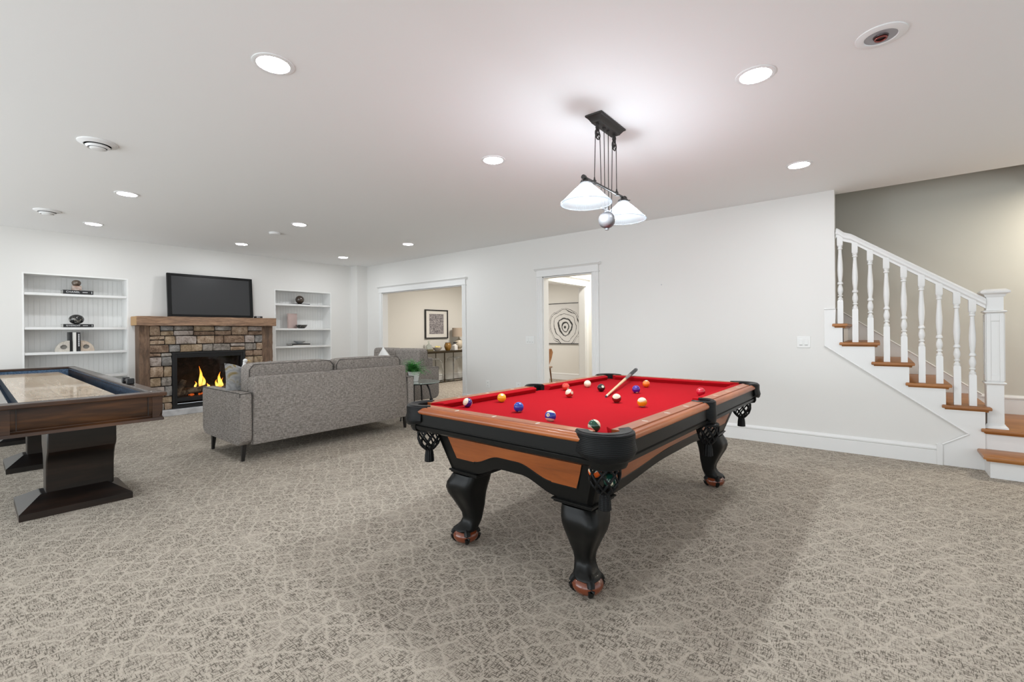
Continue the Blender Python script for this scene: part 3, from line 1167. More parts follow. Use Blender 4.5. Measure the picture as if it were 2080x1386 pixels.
def cab_side(side, top_half, bot_half, top_out, bot_out, arch_h, foot_in, pw):
    f = side_fn(side)

    def pt3(s_n, z, off=0.0):
        h = (z - ZC) / (ZT - ZC)
        o = bot_out + (top_out - bot_out) * h + off
        return f(s_n, o, z)

    def lim(z):
        h = (z - ZC) / (ZT - ZC)
        return bot_half + (top_half - bot_half) * h

    def outline(d, zt, inset=0.0):
        pts = [(-lim(zt) + inset, zt), (-lim(ZC + d) + inset, ZC + d)]
        a0 = foot_in - d * 0.2
        pts.append((-a0, ZC + d))
        n = 22
        for k in range(n + 1):
            x = -a0 + (2 * a0) * k / n
            tt = min(1.0, (a0 - abs(x)) / (a0 * 0.75))
            e = tt * tt * (3 - 2 * tt)
            pts.append((x, ZC + d + 0.004 + arch_h * e * (1 - 0.12 * (d > 0))))
        pts.append((a0, ZC + d))
        pts += [(lim(ZC + d) - inset, ZC + d), (lim(zt) - inset, zt)]
        return pts
    mb = MB()
    poly = outline(0.0, ZT)
    n = len(poly)
    vs = [pt3(x, z) for x, z in poly] + [pt3(x, z, -0.03) for x, z in poly]
    mb.add(vs, [tuple(range(n)), tuple(reversed(range(n, 2 * n)))] + [(i, i + n, (i + 1) % n + n, (i + 1) % n) for i in range(n)])
    cab = mb.build('cabinet_side', 'black', pt, bevel=0.003)
    mb = MB()
    poly = outline(0.072, ZT - 0.015, pw)
    n = len(poly)
    vs = [pt3(x, z, 0.004) for x, z in poly] + [pt3(x, z, -0.01) for x, z in poly]
    mb.add(vs, [tuple(range(n)), tuple(reversed(range(n, 2 * n)))] + [(i, i + n, (i + 1) % n + n, (i + 1) % n) for i in range(n)])
    mb.build('panel', 'panel' if side in ('near', 'far') else 'panel_y', cab)
    # fine bead round the panel
    mb = MB()
    pp = [pt3(x, z, 0.003) for x, z in poly]
    mb.tube(pp + [pp[0]], 0.004, 6)
    mb.build('panel_bead', 'black', cab)


for sd in ('near', 'far'):
    cab_side(sd, 0.545, 0.464, 1.050, 0.996, 0.066, 0.272, 0.090)
for sd in ('right', 'left'):
    cab_side(sd, 1.050, 0.996, 0.545, 0.464, 0.050, 0.80, 0.085)


def superring(cx, cy, z, r, pw=3.2, n=28, ridge=0, da=0):
    out = []
    for k in range(n):
        a = 2 * PI * k / n
        ca, sa = math.cos(a), math.sin(a)
        rr = r / ((abs(ca) ** pw + abs(sa) ** pw) ** (1 / pw))
        d = abs(((a - da + PI) % (2 * PI)) - PI)
        if ridge and d < 0.5:
            rr += ridge * (1 - d / 0.5)
        out.append((cx + rr * ca, cy + rr * sa, z))
    return out


def leg(su, sv):
    cx, cy = su * 0.378, sv * 0.915
    da = math.atan2(sv, su)
    dx, dy = math.cos(da), math.sin(da)
    mb = MB()
    rings = []
    for z, r, off, ridge in ((0.405, 0.090, 0.000, 0), (0.385, 0.093, 0.006, 0.004), (0.355, 0.096, 0.018, 0.010), (0.325, 0.093, 0.024, 0.014), (0.290, 0.084, 0.022, 0.015), (0.255, 0.072, 0.013, 0.014),
                             (0.215, 0.060, 0.002, 0.013), (0.175, 0.050, -0.006, 0.012), (0.145, 0.045, -0.006, 0.012), (0.120, 0.047, 0.004, 0.013), (0.100, 0.056, 0.020, 0.014),
                             (0.090, 0.063, 0.032, 0.014), (0.080, 0.064, 0.037, 0.008), (0.070, 0.055, 0.038, 0)):
        rings.append(superring(cx + dx * off, cy + dy * off, z, r, 5.0 if z > 0.2 else (3.2 if z > 0.11 else 2.3), 32, ridge, da))
    mb.loft(rings)
    lg = mb.build('leg', 'black', pt, smooth=60)
    fx, fy = cx + dx * 0.040, cy + dy * 0.040
    mb = MB()
    mb.sphere((fx, fy, 0.047), 0.074, 28, 16, (1, 1, 0.635))
    mb.build('ball_foot', 'foot', lg)
    mb = MB()
    for k, da2 in enumerate((0, 1.72, -1.72, PI)):
        a = da + da2
        pts, rad = [], []
        for i in range(9):
            ph = math.radians(72 - i * 118 / 8)
            rr = 0.072
            pts.append((fx + rr * math.cos(ph) * math.cos(a), fy + rr * math.cos(ph) * math.sin(a), 0.047 + 0.046 * math.sin(ph)))
            rad.append(0.010 * (1 - i / 8) + 0.012)
        mb.tube(pts, rad, 10)
    mb.build('claw', 'black', lg)
    mb = MB()
    c2 = (su * 0.362, sv * 0.897)
    for h_, z0, z1 in ((0.112, 0.430, 0.418), (0.104, 0.418, 0.408)):
        mb.loft([[(c2[0] + a * (h_ - e), c2[1] + b * (h_ - e), z) for a, b in ((-1, -1), (1, -1), (1, 1), (-1, 1))] for e, z in ((0.004, z1), (0, z1 + 0.003), (0, z0 - 0.003), (0.004, z0))])
    mb.build('leg_plinth', 'black', pt, smooth=30)


for su in (-1, 1):
    for sv in (-1, 1):
        leg(su, sv)

# ------------------------------------------------------------------ balls and cue
TM = Matrix.Translation((TC[0], TC[1], 0)) @ Matrix.Rotation(TR, 4, 'Z')
BR = 0.0286
fwv = Vector((math.cos(AZ), math.sin(AZ), 0))
rtv = Vector((math.sin(AZ), -math.cos(AZ), 0))
CREAM = (0.78, 0.70, 0.52)


def ball_mat(name, col, stripe):
    m = mat(name, col, 0.12, coat=0.6)
    if stripe:
        t = NT(m)
        c = t.n('ShaderNodeTexCoord')
        sp = t.n('ShaderNodeSeparateXYZ')
        t.l(c.outputs['Object'], sp.inputs[0])
        a = t.math('ABSOLUTE', sp.outputs[2])
        f = t.math('GREATER_THAN', a, BR * 0.52)
        t.color(t.mix(f, col, CREAM))
    return m


def ball(colname, col, stripe, axis, spot, label, world=None, uv=None, num='', group='billiard balls on the red felt'):
    """axis/spot in camera terms: (right, up, toward the camera)"""
    key = 'ball_' + colname + ('_stripe' if stripe else '')
    if key not in M:
        M[key] = ball_mat(key, col, stripe)
    p = Vector(world) if world else TM @ Vector((uv[0], uv[1], ZBED + BR))
    toward = (Vector((0, 0, CAM_H)) - p)
    toward.z = 0
    toward.normalize()
    right = Vector((-toward.y, toward.x, 0))
    ax = (right * axis[0] + Vector((0, 0, 1)) * axis[1] + toward * axis[2]).normalized()
    rot = Vector((0, 0, 1)).rotation_difference(ax)
    mb = MB()
    mb.sphere((0, 0, 0), BR, 32, 20)
    o = mb.build('billiard_ball', M[key], smooth=180)
    o.location = p
    o.rotation_mode = 'QUATERNION'
    o.rotation_quaternion = rot
    tag(o, label, 'billiard ball', group)
    if spot:
        sd = (right * spot[0] + Vector((0, 0, 1)) * spot[1] + toward * spot[2]).normalized()
        inv = rot.inverted()
        n = inv @ sd
        up = inv @ Vector((0, 0, 1))
        r = up.cross(n).normalized()
        up = n.cross(r)
        b2 = MB()
        rings = []
        for th in (0.001, 0.12, 0.24, 0.34):
            rings.append([n * (BR * 1.004 * math.cos(th)) + (r * math.cos(2 * PI * k / 20) + up * math.sin(2 * PI * k / 20)) * (BR * 1.004 * math.sin(th)) for k in range(20)])
        b2.loft(rings, cap=False)
        s_ = b2.build('number_spot', mat('cream_spot', CREAM, 0.15) if 'spotm' not in M else M['spotm'], o)
        M.setdefault('spotm', s_.data.materials[0])
        if num:
            text('numeral', num, 0.0135, 'bookblack', o, basis(r, up, n * (BR * 1.006)), 0.0001)
    return o


ball('purple', (0.035, 0.012, 0.16), True, (-0.75, 0.45, 0.5), None, 'purple striped ball, mostly cream from the front, leftmost on the table', uv=(-0.467, -0.862))
ball('yellow', (0.85, 0.42, 0.012), False, (0, 1, 0), (0.1, 0.75, 0.6), 'solid yellow ball near the left cushion', uv=(-0.438, -0.587))
ball('blue', (0.012, 0.045, 0.36), False, (0, 1, 0), (0.15, -0.85, 0.5), 'solid blue ball without stripe near the front left', uv=(-0.119, -0.80), num='2')
ball('blue', (0.012, 0.045, 0.36), True, (0.15, 0.93, -0.3), (-0.45, 0.35, 0.82), 'blue striped ball number 10 in the front middle of the felt', uv=(0.181, -0.912), num='10')
ball('green', (0.006, 0.075, 0.04), True, (0.72, 0.62, -0.25), None, 'green striped ball beside the nearest corner pocket', uv=(0.473, -0.985))
ball('scarlet', (0.62, 0.045, 0.025), False, (0, 1, 0), (0.6, -0.45, 0.65), 'solid orange-red ball close behind the red striped ball', uv=(-0.432, 0.141), num='3')
ball('red', (0.50, 0.018, 0.015), True, (-0.55, 0.70, 0.45), (0.65, 0.2, 0.7), 'red striped ball left of the black ball with number spot at right', uv=(-0.208, -0.149), num='11')
ball('cue', CREAM, False, (0, 1, 0), None, 'plain white cue ball near the far left cushion', uv=(-0.402, 0.409))
ball('black', (0.008, 0.008, 0.009), False, (0, 1, 0), (0.42, 0.42, 0.8), 'black ball number 8 with white spot left of the cue stick', uv=(-0.186, 0.246), num='8')
ball('maroon', (0.20, 0.012, 0.010), True, (-0.1, 0.85, 0.52), None, 'maroon striped ball with cream top in front of the cue tip', uv=(0.156, -0.166))
ball('violet', (0.06, 0.010, 0.25), False, (0, 1, 0), (0.2, -0.8, 0.55), 'solid violet ball right of the cue stick', uv=(0.059, 0.317))
ball('orange', (0.75, 0.16, 0.012), False, (0, 1, 0), (0.05, 0.95, 0.3), 'solid orange ball near the far cushion', uv=(-0.028, 0.682), num='5')
ball('amber', (0.80, 0.32, 0.01), True, (-0.15, 0.95, 0.28), None, 'yellow striped ball with pale top, right of the maroon striped ball', uv=(0.351, -0.221))
ball('crimson', (0.55, 0.012, 0.035), False, (0, 1, 0), (0.1, 0.9, -0.4), 'solid crimson ball near the right side cushion', uv=(0.469, 0.452))
gx = 'billiard balls caught in the nearest pocket net'
pc = TM @ Vector((0.536, -1.090, 0))
pd = TM @ Vector((0.592, -1.062, 0))
ball('tangerine', (0.80, 0.12, 0.01), True, (-0.3, 0.8, 0.5), None, 'orange striped ball inside the nearest corner pocket net, left', world=(pc.x, pc.y, 0.626), group=gx)
ball('forest', (0.008, 0.05, 0.035), False, (0, 1, 0), (0.1, -0.15, 0.95), 'dark green ball inside the nearest corner pocket net, lower right', world=(pd.x, pd.y, 0.590), num='6', group=gx)

tip = TM @ Vector((-0.006, -0.010, ZBED + 0.0075))
butt = TM @ Vector((-0.405, 1.300, ZR + 0.044))
cue = thing('cue_stick', 'wooden cue stick with black grip lying across the far cushion', 'cue stick', tuple(tip))
cue['_world'] = tuple(tip)
dv = butt - tip


def cue_part(name, a, b, ra, rb, mm):
    mb = MB()
    mb.tube([tip + dv * a, tip + dv * b], [ra, rb], 14)
    return mb.build(name, mm, cue)


M['cue_maple'] = mat('pale_maple', (0.66, 0.44, 0.24), 0.3)
cue_part('tip', 0, 0.008, 0.007, 0.0072, mat('blue_grey_tip', (0.06, 0.06, 0.08), 0.8))
cue_part('ferrule', 0.008, 0.028, 0.0073, 0.0075, 'ceramic')
cue_part('shaft', 0.028, 0.55, 0.0075, 0.0125, 'cue_maple')
cue_part('forearm', 0.55, 0.73, 0.0127, 0.0150, mat('grey_stained_wood', (0.17, 0.13, 0.12), 0.35))
cue_part('grip', 0.73, 0.965, 0.0153, 0.0170, 'black_metal')
cue_part('butt_cap', 0.965, 1.0, 0.0171, 0.0165, mat('grey_rubber', (0.2, 0.2, 0.2), 0.6))

# ================================================================== SHUFFLEBOARD TABLE
# local x runs along the table away from the camera, local y across it
SL, SW = 4.35, 0.800
sb = thing('shuffleboard_table', 'long dark wooden shuffleboard table with pale maple playfield and blue-grey gutters', 'shuffleboard table', (-4.03, 0.180, 0), PI - 0.022)
# after the half turn local +y points to the room's -y, so measure y from the right rim with a minus sign
Y0, Y1 = -SW, 0.0
ZT_ = 0.806
RWd = 0.060
mb = MB()
prof_out = [(0, ZT_ - 0.028), (-0.004, ZT_ - 0.018), (0, ZT_ - 0.006), (0.006, ZT_)]


def rim_piece(x0, x1, y0, y1, name, mm):
    b = MB()
    b.box(x0, x1, y0, y1, ZT_ - 0.028, ZT_)
    return b.build(name, mm, sb, bevel=0.006)


rim_piece(-0.028, 0.10, Y0 - 0.020, Y1 + 0.020, 'end_rim', 'darkwood')
rim_piece(SL - 0.10, SL + 0.028, Y0 - 0.020, Y1 + 0.020, 'end_rim', 'darkwood')
rim_piece(0.101, SL - 0.101, Y0 - 0.020, Y0 + RWd, 'side_rim', 'darkwood_top')
rim_piece(0.101, SL - 0.101, Y1 - RWd, Y1 + 0.020, 'side_rim', 'darkwood_top')


def apron_piece(a0, a1, fn, name):
    b = MB()
    prof = [(0.0, ZT_ - 0.028), (0.004, ZT_ - 0.06), (0.002, ZT_ - 0.11), (0.014, ZT_ - 0.155), (0.020, ZT_ - 0.165), (0.020, ZT_ - 0.170), (-0.004, ZT_ - 0.180), (-0.008, ZT_ - 0.200), (0.06, ZT_ - 0.200), (0.06, ZT_ - 0.03)]
    b.prism(prof, a0, a1, fn)
    return b.build(name, 'darkwood', sb, smooth=30)


apron_piece(Y0, Y1, lambda p, q, a: (p, a, q), 'end_apron')
apron_piece(Y0, Y1, lambda p, q, a: (SL - p, a, q), 'end_apron')
apron_piece(0, SL, lambda p, q, a: (a, Y0 + p, q), 'side_apron')
apron_piece(0, SL, lambda p, q, a: (a, Y1 - p, q), 'side_apron')
for yy in (Y0 + 0.085, Y1 - 0.085):      # corner blocks on the near end
    b = MB()
    b.box(-0.006, 0.0, yy - 0.0015, yy + 0.0015, ZT_ - 0.160, ZT_ - 0.03)
    b.build('joint_line', 'blackplastic', sb, smooth=0)
b = MB()
b.box(0.05, SL - 0.05, Y0 + 0.05, Y1 - 0.05, 0.640, 0.665)
b.box(0.06, SL - 0.06, Y0 + 0.055, Y0 + RWd, 0.665, ZT_ - 0.027)
b.box(0.06, SL - 0.06, Y1 - RWd, Y1 - 0.055, 0.665, ZT_ - 0.027)
b.box(0.06, 0.10, Y0 + RWd, Y1 - RWd, 0.665, ZT_ - 0.027)
b.box(SL - 0.10, SL - 0.06, Y0 + RWd, Y1 - RWd, 0.665, ZT_ - 0.027)
b.build('gutter', 'bluefelt', sb, smooth=0)
b = MB()
b.box(0.20, SL - 0.25, Y0 + 0.165, Y1 - 0.125, 0.676, 0.752)
b.cur = 1
b.box(0.20, SL - 0.25, Y0 + 0.163, Y1 - 0.123, 0.7525, 0.7545)
pf = b.build('playfield', ['maple_side', 'maple'], sb, bevel=0.002)
b = MB()
b.box(0.78, 0.784, Y0 + 0.24, Y1 - 0.20, 0.7545, 0.7552)
b.box(1.02, 1.022, Y0 + 0.40, Y0 + 0.404, 0.7545, 0.7552)
b.build('foul_line', 'blackplastic', pf, smooth=0)
for px in (0.60, 2.20, 3.75):
    b = MB()
    yc = (Y0 + Y1) / 2 + 0.002
    prof = [(-0.19, 0.640), (-0.19, 0.44), (-0.178, 0.41), (-0.145, 0.385), (-0.105, 0.33), (-0.085, 0.26), (-0.08, 0.10), (0.08, 0.10), (0.085, 0.26), (0.105, 0.33), (0.145, 0.385), (0.178, 0.41), (0.19, 0.44), (0.19, 0.640)]
    b.prism([(px + p, q) for p, q in prof], yc - 0.212, yc + 0.152, lambda p, q, a: (p, a, q))
    ped = b.build('pedestal', 'pedestal', sb, bevel=0.008, smooth=30)
    b = MB()
    rings = []
    for hx, hy, z in ((0.265, 0.290, 0.0), (0.265, 0.290, 0.045), (0.09, 0.18, 0.115), (0.08, 0.17, 0.118)):
        rings.append([(px + sx * hx, yc + sy * hy, z) for sx, sy in ((-1, -1), (1, -1), (1, 1), (-1, 1))])
    b.loft(rings)
    b.build('pedestal_foot', 'pedestal', ped, smooth=20)
sb.location = (-4.03, 1.005 - SW, 0)
sb.rotation_euler.z = PI - 0.022
# local y is mirrored by the half turn: shift so that local Y1 side (0) lands on the wall-side edge
sb.location = (-4.03 - 0.0, 0.982 - SW, 0)

t = thing('score_slider', 'small black spool-shaped score counter standing on the shuffleboard rim', 'score counter', (-4.93, 0.968, ZT_), PI - 0.022)
b = MB()
for x in (-0.085, 0.085):
    b.lathe([(0, -0.018), (0.022, -0.018), (0.027, -0.012), (0.027, 0.012), (0.022, 0.018), (0, 0.018)], (0, 0, 0), 8)
    n_ = len(b.v) // (2 if x > 0 else 1)
b = MB()
for x in (-0.085, 0.085):
    b = MB()
    b.hexa([(x - 0.018, -0.026), (x + 0.018, -0.026), (x + 0.018, 0.026), (x - 0.018, 0.026)], 0.0, 0.050)
    b.build('end_block', 'blackplastic', t, bevel=0.008)
b = MB()
b.cyl((-0.07, 0, 0.026), (0.07, 0, 0.026), 0.014, 14)
b.build('spool', 'blackplastic', t)

# ================================================================== FIREPLACE
FX = -8.35
HZ = 0.085
fp = thing('fireplace', 'stone fireplace with rough timber mantel, timber posts and black glass firebox', 'fireplace', (XW, 2.67, 0))
fp['_world'] = (XW, 2.67, 0)
M['hearth'] = mat('pale_grey_hearth', (0.50, 0.50, 0.50), 0.6)
t_ = NT(M['hearth'])
n = t_.noise(t_.coord(), 12, 5)
t_.color(t_.ramp(n.outputs[0], [(0.3, (0.36, 0.355, 0.36)), (0.7, (0.56, 0.56, 0.56))]))
b = MB()
b.box(XW, -8.22, 1.62, 3.72, 0, HZ)
b.build('hearth', 'hearth', fp, bevel=0.006)


def rough_wood(name, axis, dark=1.0):
    m = mat(name, (0.2, 0.1, 0.05), 0.7)
    t = NT(m)
    sc = (1, 0.12, 1) if axis == 'Y' else (1, 1, 0.12)
    v = t.coord(sc)
    a = t.noise(v, 16, 6, 0.65, 1.2)
    c2 = t.noise(v, 70, 4, 0.6, 0.5)
    g = t.noise(t.coord(), 3.0, 2)
    f = t.math('ADD', t.math('MULTIPLY', a.outputs[0], 0.6), t.math('MULTIPLY', c2.outputs[0], 0.4))
    col = t.ramp(f, [(0.33, (0.050 * dark, 0.026 * dark, 0.014 * dark)), (0.47, (0.16 * dark, 0.085 * dark, 0.045 * dark)), (0.60, (0.30 * dark, 0.175 * dark, 0.10 * dark)), (0.72, (0.38 * dark, 0.26 * dark, 0.17 * dark))])
    col = t.mix(t.math('MULTIPLY', g.outputs[0], 0.5), col, (0.20 * dark, 0.145 * dark, 0.11 * dark))
    t.color(col)
    t.bump(f, 0.7, 0.012)
    return m


M['mantel'] = rough_wood('weathered_beam', 'Y', 1.35)
M['post'] = rough_wood('weathered_post', 'Z', 0.7)
M['cut_end'] = mat('sawn_beam_end', (0.46, 0.28, 0.13), 0.7)


def beam(name, x0, x1, y0, y1, z0, z1, axis, mm, seed):
    rnd = random.Random(seed)
    n = 26
    b = MB()
    rings = []
    for k in range(n + 1):
        f_ = k / n
        j = lambda a: rnd.uniform(-a, a)
        if axis == 'Y':
            y = y0 + (y1 - y0) * f_
            rings.append([(x0, y, z0), (x1 + j(.004), y, z0 + j(.003)), (x1 + j(.005), y, (z0 + z1) / 2 + j(.004)), (x1 + j(.004), y, z1 + j(.002)), (x0, y, z1)])
        else:
            z = z0 + (z1 - z0) * f_
            rings.append([(x0, y0, z), (x1 + j(.004), y0 + j(.004), z), (x1 + j(.006), (y0 + y1) / 2 + j(.006), z), (x1 + j(.004), y1 + j(.004), z), (x0, y1, z)])
    b.loft(rings)
    return b.build(name, mm, fp, smooth=50, bevel=0.004)


beam('mantel_beam', XW, -8.25, 1.722, 3.660, 1.352, 1.488, 'Y', 'mantel', 1)
b = MB()
b.box(XW + 0.01, -8.254, 1.716, 1.7215, 1.356, 1.485)
b.build('beam_end', 'cut_end', fp)
beam('post', XW, FX + 0.01, 1.766, 1.892, HZ, 1.352, 'Z', 'post', 2)
beam('post', XW, FX + 0.01, 3.458, 3.634, HZ, 1.352, 'Z', 'post', 3)


def stone(name, c0, c1, c2):
    m = mat(name, c1, 0.85)
    t = NT(m)
    a = t.noise(t.coord(), 9, 6, 0.65, 0.8)
    c = t.noise(t.coord(), 60, 3)
    f = t.math('ADD', t.math('MULTIPLY', a.outputs[0], 0.75), t.math('MULTIPLY', c.outputs[0], 0.25))
    t.color(t.ramp(f, [(0.36, c0), (0.5, c1), (0.64, c2)]))
    t.bump(f, 0.8, 0.015)
    return m


stones = [stone('tan_stone', (0.14, 0.085, 0.05), (0.30, 0.21, 0.14), (0.46, 0.36, 0.27)), stone('grey_stone', (0.10, 0.085, 0.07), (0.23, 0.20, 0.17), (0.39, 0.35, 0.31)),
          stone('rust_stone', (0.09, 0.05, 0.03), (0.20, 0.13, 0.085), (0.32, 0.23, 0.165)), stone('ochre_stone', (0.13, 0.085, 0.045), (0.28, 0.20, 0.125), (0.42, 0.33, 0.23)),
          stone('pink_stone', (0.15, 0.115, 0.095), (0.31, 0.255, 0.22), (0.45, 0.39, 0.35)), stone('blue_grey_stone', (0.08, 0.072, 0.065), (0.17, 0.158, 0.145), (0.31, 0.29, 0.27)),
          mat('dark_joint', (0.055, 0.045, 0.036), 0.95)]
FB = (2.160, 3.182, HZ, 0.945)      # firebox opening
b = MB()
rnd = random.Random(11)
b.cur = 6
SY0, SY1 = 1.885, 3.465
b.box(XW, FX - 0.035, SY0, FB[0], HZ, 1.352)
b.box(XW, FX - 0.035, FB[1], SY1, HZ, 1.352)
b.box(XW, FX - 0.035, FB[0], FB[1], FB[3], 1.352)


def lay(y0, y1, z0, z1):
    z = z0
    while z < z1 - 0.03:
        h = min(rnd.uniform(0.085, 0.165), z1 - z)
        if z1 - (z + h) < 0.05:
            h = z1 - z
        y = y0
        while y < y1 - 0.01:
            wd = rnd.uniform(0.13, 0.33) if y1 - y0 > 0.6 else rnd.uniform(0.12, 0.20)
            if y1 - (y + wd) < 0.07:
                wd = y1 - y
            subs = [(z, z + h)]
            if h > 0.11 and rnd.random() < 0.35:
                zm = z + h * rnd.uniform(0.4, 0.6)
                subs = [(z, zm), (zm, z + h)]
            for a, c in subs:
                b.cur = rnd.choices(range(6), (4, 3, 2.5, 2, 2.5, 2))[0]
                g = 0.0018
                bul = rnd.uniform(0.0, 0.022)
                j = lambda: rnd.uniform(-0.009, 0.009)
                cor = [(y + g + abs(j()), a + g + abs(j())), ((y + y + wd) / 2, a + g + abs(j()) * .7), (y + wd - g - abs(j()), a + g + abs(j())), (y + wd - g, (a + c) / 2), (y + wd - g - abs(j()), c - g - abs(j())), ((y + y + wd) / 2, c - g - abs(j()) * .7), (y + g + abs(j()), c - g - abs(j())), (y + g, (a + c) / 2)]
                cy_ = sum(p[0] for p in cor) / 8
                cz_ = sum(p[1] for p in cor) / 8
                r0 = [(FX - 0.05, p, q) for p, q in cor]
                r1 = [(FX - 0.006 + bul * 0.5, p, q) for p, q in cor]
                r2 = [(FX + bul * 0.9, cy_ + (p - cy_) * 0.94, cz_ + (q - cz_) * 0.91) for p, q in cor]
                r3 = [(FX + bul + 0.003, cy_ + (p - cy_) * 0.6, cz_ + (q - cz_) * 0.55) for p, q in cor]
                b.loft([r0, r1, r2, r3])
            y += wd
        z += h


lay(SY0, SY1, FB[3], 1.352)
lay(SY0, FB[0], HZ, FB[3])
lay(FB[1], SY1, HZ, FB[3])
b.build('stone_surround', stones, fp, smooth=35)
# firebox
b = MB()
fx = FX + 0.018
a0, a1, z0, z1 = FB


def frame(b, y0, y1, za, zb, wd, xa, xb, top=None, bot=None):
    top = wd if top is None else top
    bot = wd if bot is None else bot
    b.box(xa, xb, y0, y0 + wd, za, zb)
    b.box(xa, xb, y1 - wd, y1, za, zb)
    b.box(xa, xb, y0 + wd, y1 - wd, zb - top, zb)
    b.box(xa, xb, y0 + wd, y1 - wd, za, za + bot)


frame(b, a0, a1, z0, z1, 0.030, FX - 0.10, fx)
fr = b.build('firebox_frame', 'black_metal', fp, bevel=0.003)
b = MB()
frame(b, a0 + 0.030, a1 - 0.030, z0 + 0.03, z1 - 0.03, 0.035, FX - 0.08, fx - 0.012, 0.03, 0.03)
b.box(FX - 0.08, fx - 0.02, a0 + 0.06, a1 - 0.06, z0 + 0.10, z0 + 0.155)
b.box(FX - 0.08, fx - 0.02, a0 + 0.06, a1 - 0.06, z1 - 0.085, z1 - 0.055)
b.build('inner_frame', 'black_metal', fr, bevel=0.002)
b = MB()
M['firebrick'] = stone('dark_firebrick', (0.012, 0.008, 0.006), (0.035, 0.022, 0.015), (0.07, 0.042, 0.028))
b.box(-8.95, -8.93, a0, a1, z0, z1)
b.box(-8.95, FX - 0.09, a0, a0 + 0.02, z0, z1)
b.box(-8.95, FX - 0.09, a1 - 0.02, a1, z0, z1)
b.box(-8.95, FX - 0.09, a0, a1, z1 - 0.02, z1)
b.box(-8.95, FX - 0.09, a0, a1, z0 + 0.10, z0 + 0.15)
b.build('firebox', 'firebrick', fp)
M['log'] = stone('charred_log', (0.03, 0.018, 0.012), (0.14, 0.09, 0.055), (0.42, 0.30, 0.19))
M['ember'] = emission('ember_glow', (1.0, 0.16, 0.02), 0.6)
for p, q, r in (((-8.60, 2.28, 0.27), (-8.50, 2.66, 0.36), 0.045), ((-8.52, 2.52, 0.33), (-8.66, 2.98, 0.31), 0.04), ((-8.72, 2.36, 0.30), (-8.70, 3.02, 0.34), 0.045), ((-8.55, 2.25, 0.26), (-8.62, 2.38, 0.48), 0.05), ((-8.50, 2.78, 0.28), (-8.60, 3.08, 0.35), 0.04)):
    b = MB()
    P0, P1 = Vector(p), Vector(q)
    b.tube([P0 + (P1 - P0) * k / 7 + Vector((0, 0, 0.008 * math.sin(k * 2.1))) for k in range(8)], [r * (1 + 0.12 * math.sin(k * 1.7)) for k in range(8)], 12)
    b.build('log', 'log', fp)
b = MB()
for k in range(26):
    rr = random.Random(100 + k)
    b.sphere((-8.6 + rr.uniform(-.06, .06), 2.35 + rr.uniform(0, .65), 0.245 + rr.uniform(0, .012)), rr.uniform(.010, .018), 8, 6)
o = b.build('embers', 'ember', fp)
fm = bpy.data.materials.new('flame')
fm.use_nodes = True
T = fm.node_tree
T.nodes.clear()
o_ = T.nodes.new('ShaderNodeOutputMaterial')
em = T.nodes.new('ShaderNodeEmission')
trn = T.nodes.new('ShaderNodeBsdfTransparent')
mx = T.nodes.new('ShaderNodeMixShader')
gm = T.nodes.new('ShaderNodeTexCoord')
spx = T.nodes.new('ShaderNodeSeparateXYZ')
rp = T.nodes.new('ShaderNodeValToRGB')
for _ in range(2):
    rp.color_ramp.elements.new(0.5)
for e_, (p_, c_) in zip(rp.color_ramp.elements, ((0.0, (1, 0.20, 0.02, 1)), (0.35, (1, 0.62, 0.12, 1)), (0.7, (1, 0.42, 0.04, 1)), (1.0, (0.9, 0.14, 0.01, 1)))):
    e_.position = p_
    e_.color = c_
lw = T.nodes.new('ShaderNodeLayerWeight')
lw.inputs[0].default_value = 0.35
T.links.new(gm.outputs['Generated'], spx.inputs[0])
T.links.new(spx.outputs[2], rp.inputs[0])
T.links.new(rp.outputs[0], em.inputs[0])
em.inputs[1].default_value = 2.6
T.links.new(lw.outputs['Facing'], mx.inputs[0])
T.links.new(em.outputs[0], mx.inputs[1])
T.links.new(trn.outputs[0], mx.inputs[2])
T.links.new(mx.outputs[0], o_.inputs[0])
for y, z, h, r in ((2.60, 0.345, 0.36, 0.045), (2.645, 0.34, 0.22, 0.04), (2.53, 0.345, 0.12, 0.028), (2.88, 0.32, 0.27, 0.05), (2.835, 0.31, 0.16, 0.04), (2.915, 0.32, 0.17, 0.03), (2.71, 0.33, 0.09, 0.035)):
    b = MB()
    rings = []
    for k in range(15):
        f_ = k / 14
        rad = 0.62 * r * (math.sin(PI * (f_ * 0.82 + 0.14)) ** 1.1) * (1 - f_) ** 0.45 * 1.15 + 0.0008
        wob = 0.018 * math.sin(f_ * 6 + y * 9) * f_
        rings.append([(-8.58 + rad * 0.6 * math.cos(2 * PI * i / 14), y + wob + rad * math.sin(2 * PI * i / 14), z + h * f_) for i in range(14)])
    b.loft(rings)
    b.build('flame', fm, fp, smooth=180)
gl2 = bpy.data.materials.new('firebox_glass')
gl2.use_nodes = True
T = gl2.node_tree
T.nodes.clear()
o_ = T.nodes.new('ShaderNodeOutputMaterial')
tr = T.nodes.new('ShaderNodeBsdfTransparent')
tr.inputs[0].default_value = (0.85, 0.85, 0.85, 1)
gs = T.nodes.new('ShaderNodeBsdfGlossy')
gs.inputs['Roughness'].default_value = 0.04
mx = T.nodes.new('ShaderNodeMixShader')
mx.inputs[0].default_value = 0.018
T.links.new(tr.outputs[0], mx.inputs[1])
T.links.new(gs.outputs[0], mx.inputs[2])
T.links.new(mx.outputs[0], o_.inputs[0])
M['clear_glass'] = gl2
b = MB()
b.box(FX - 0.045, FX - 0.041, a0 + 0.06, a1 - 0.06, z0 + 0.15, z1 - 0.08)
b.build('glass', 'clear_glass', fr)

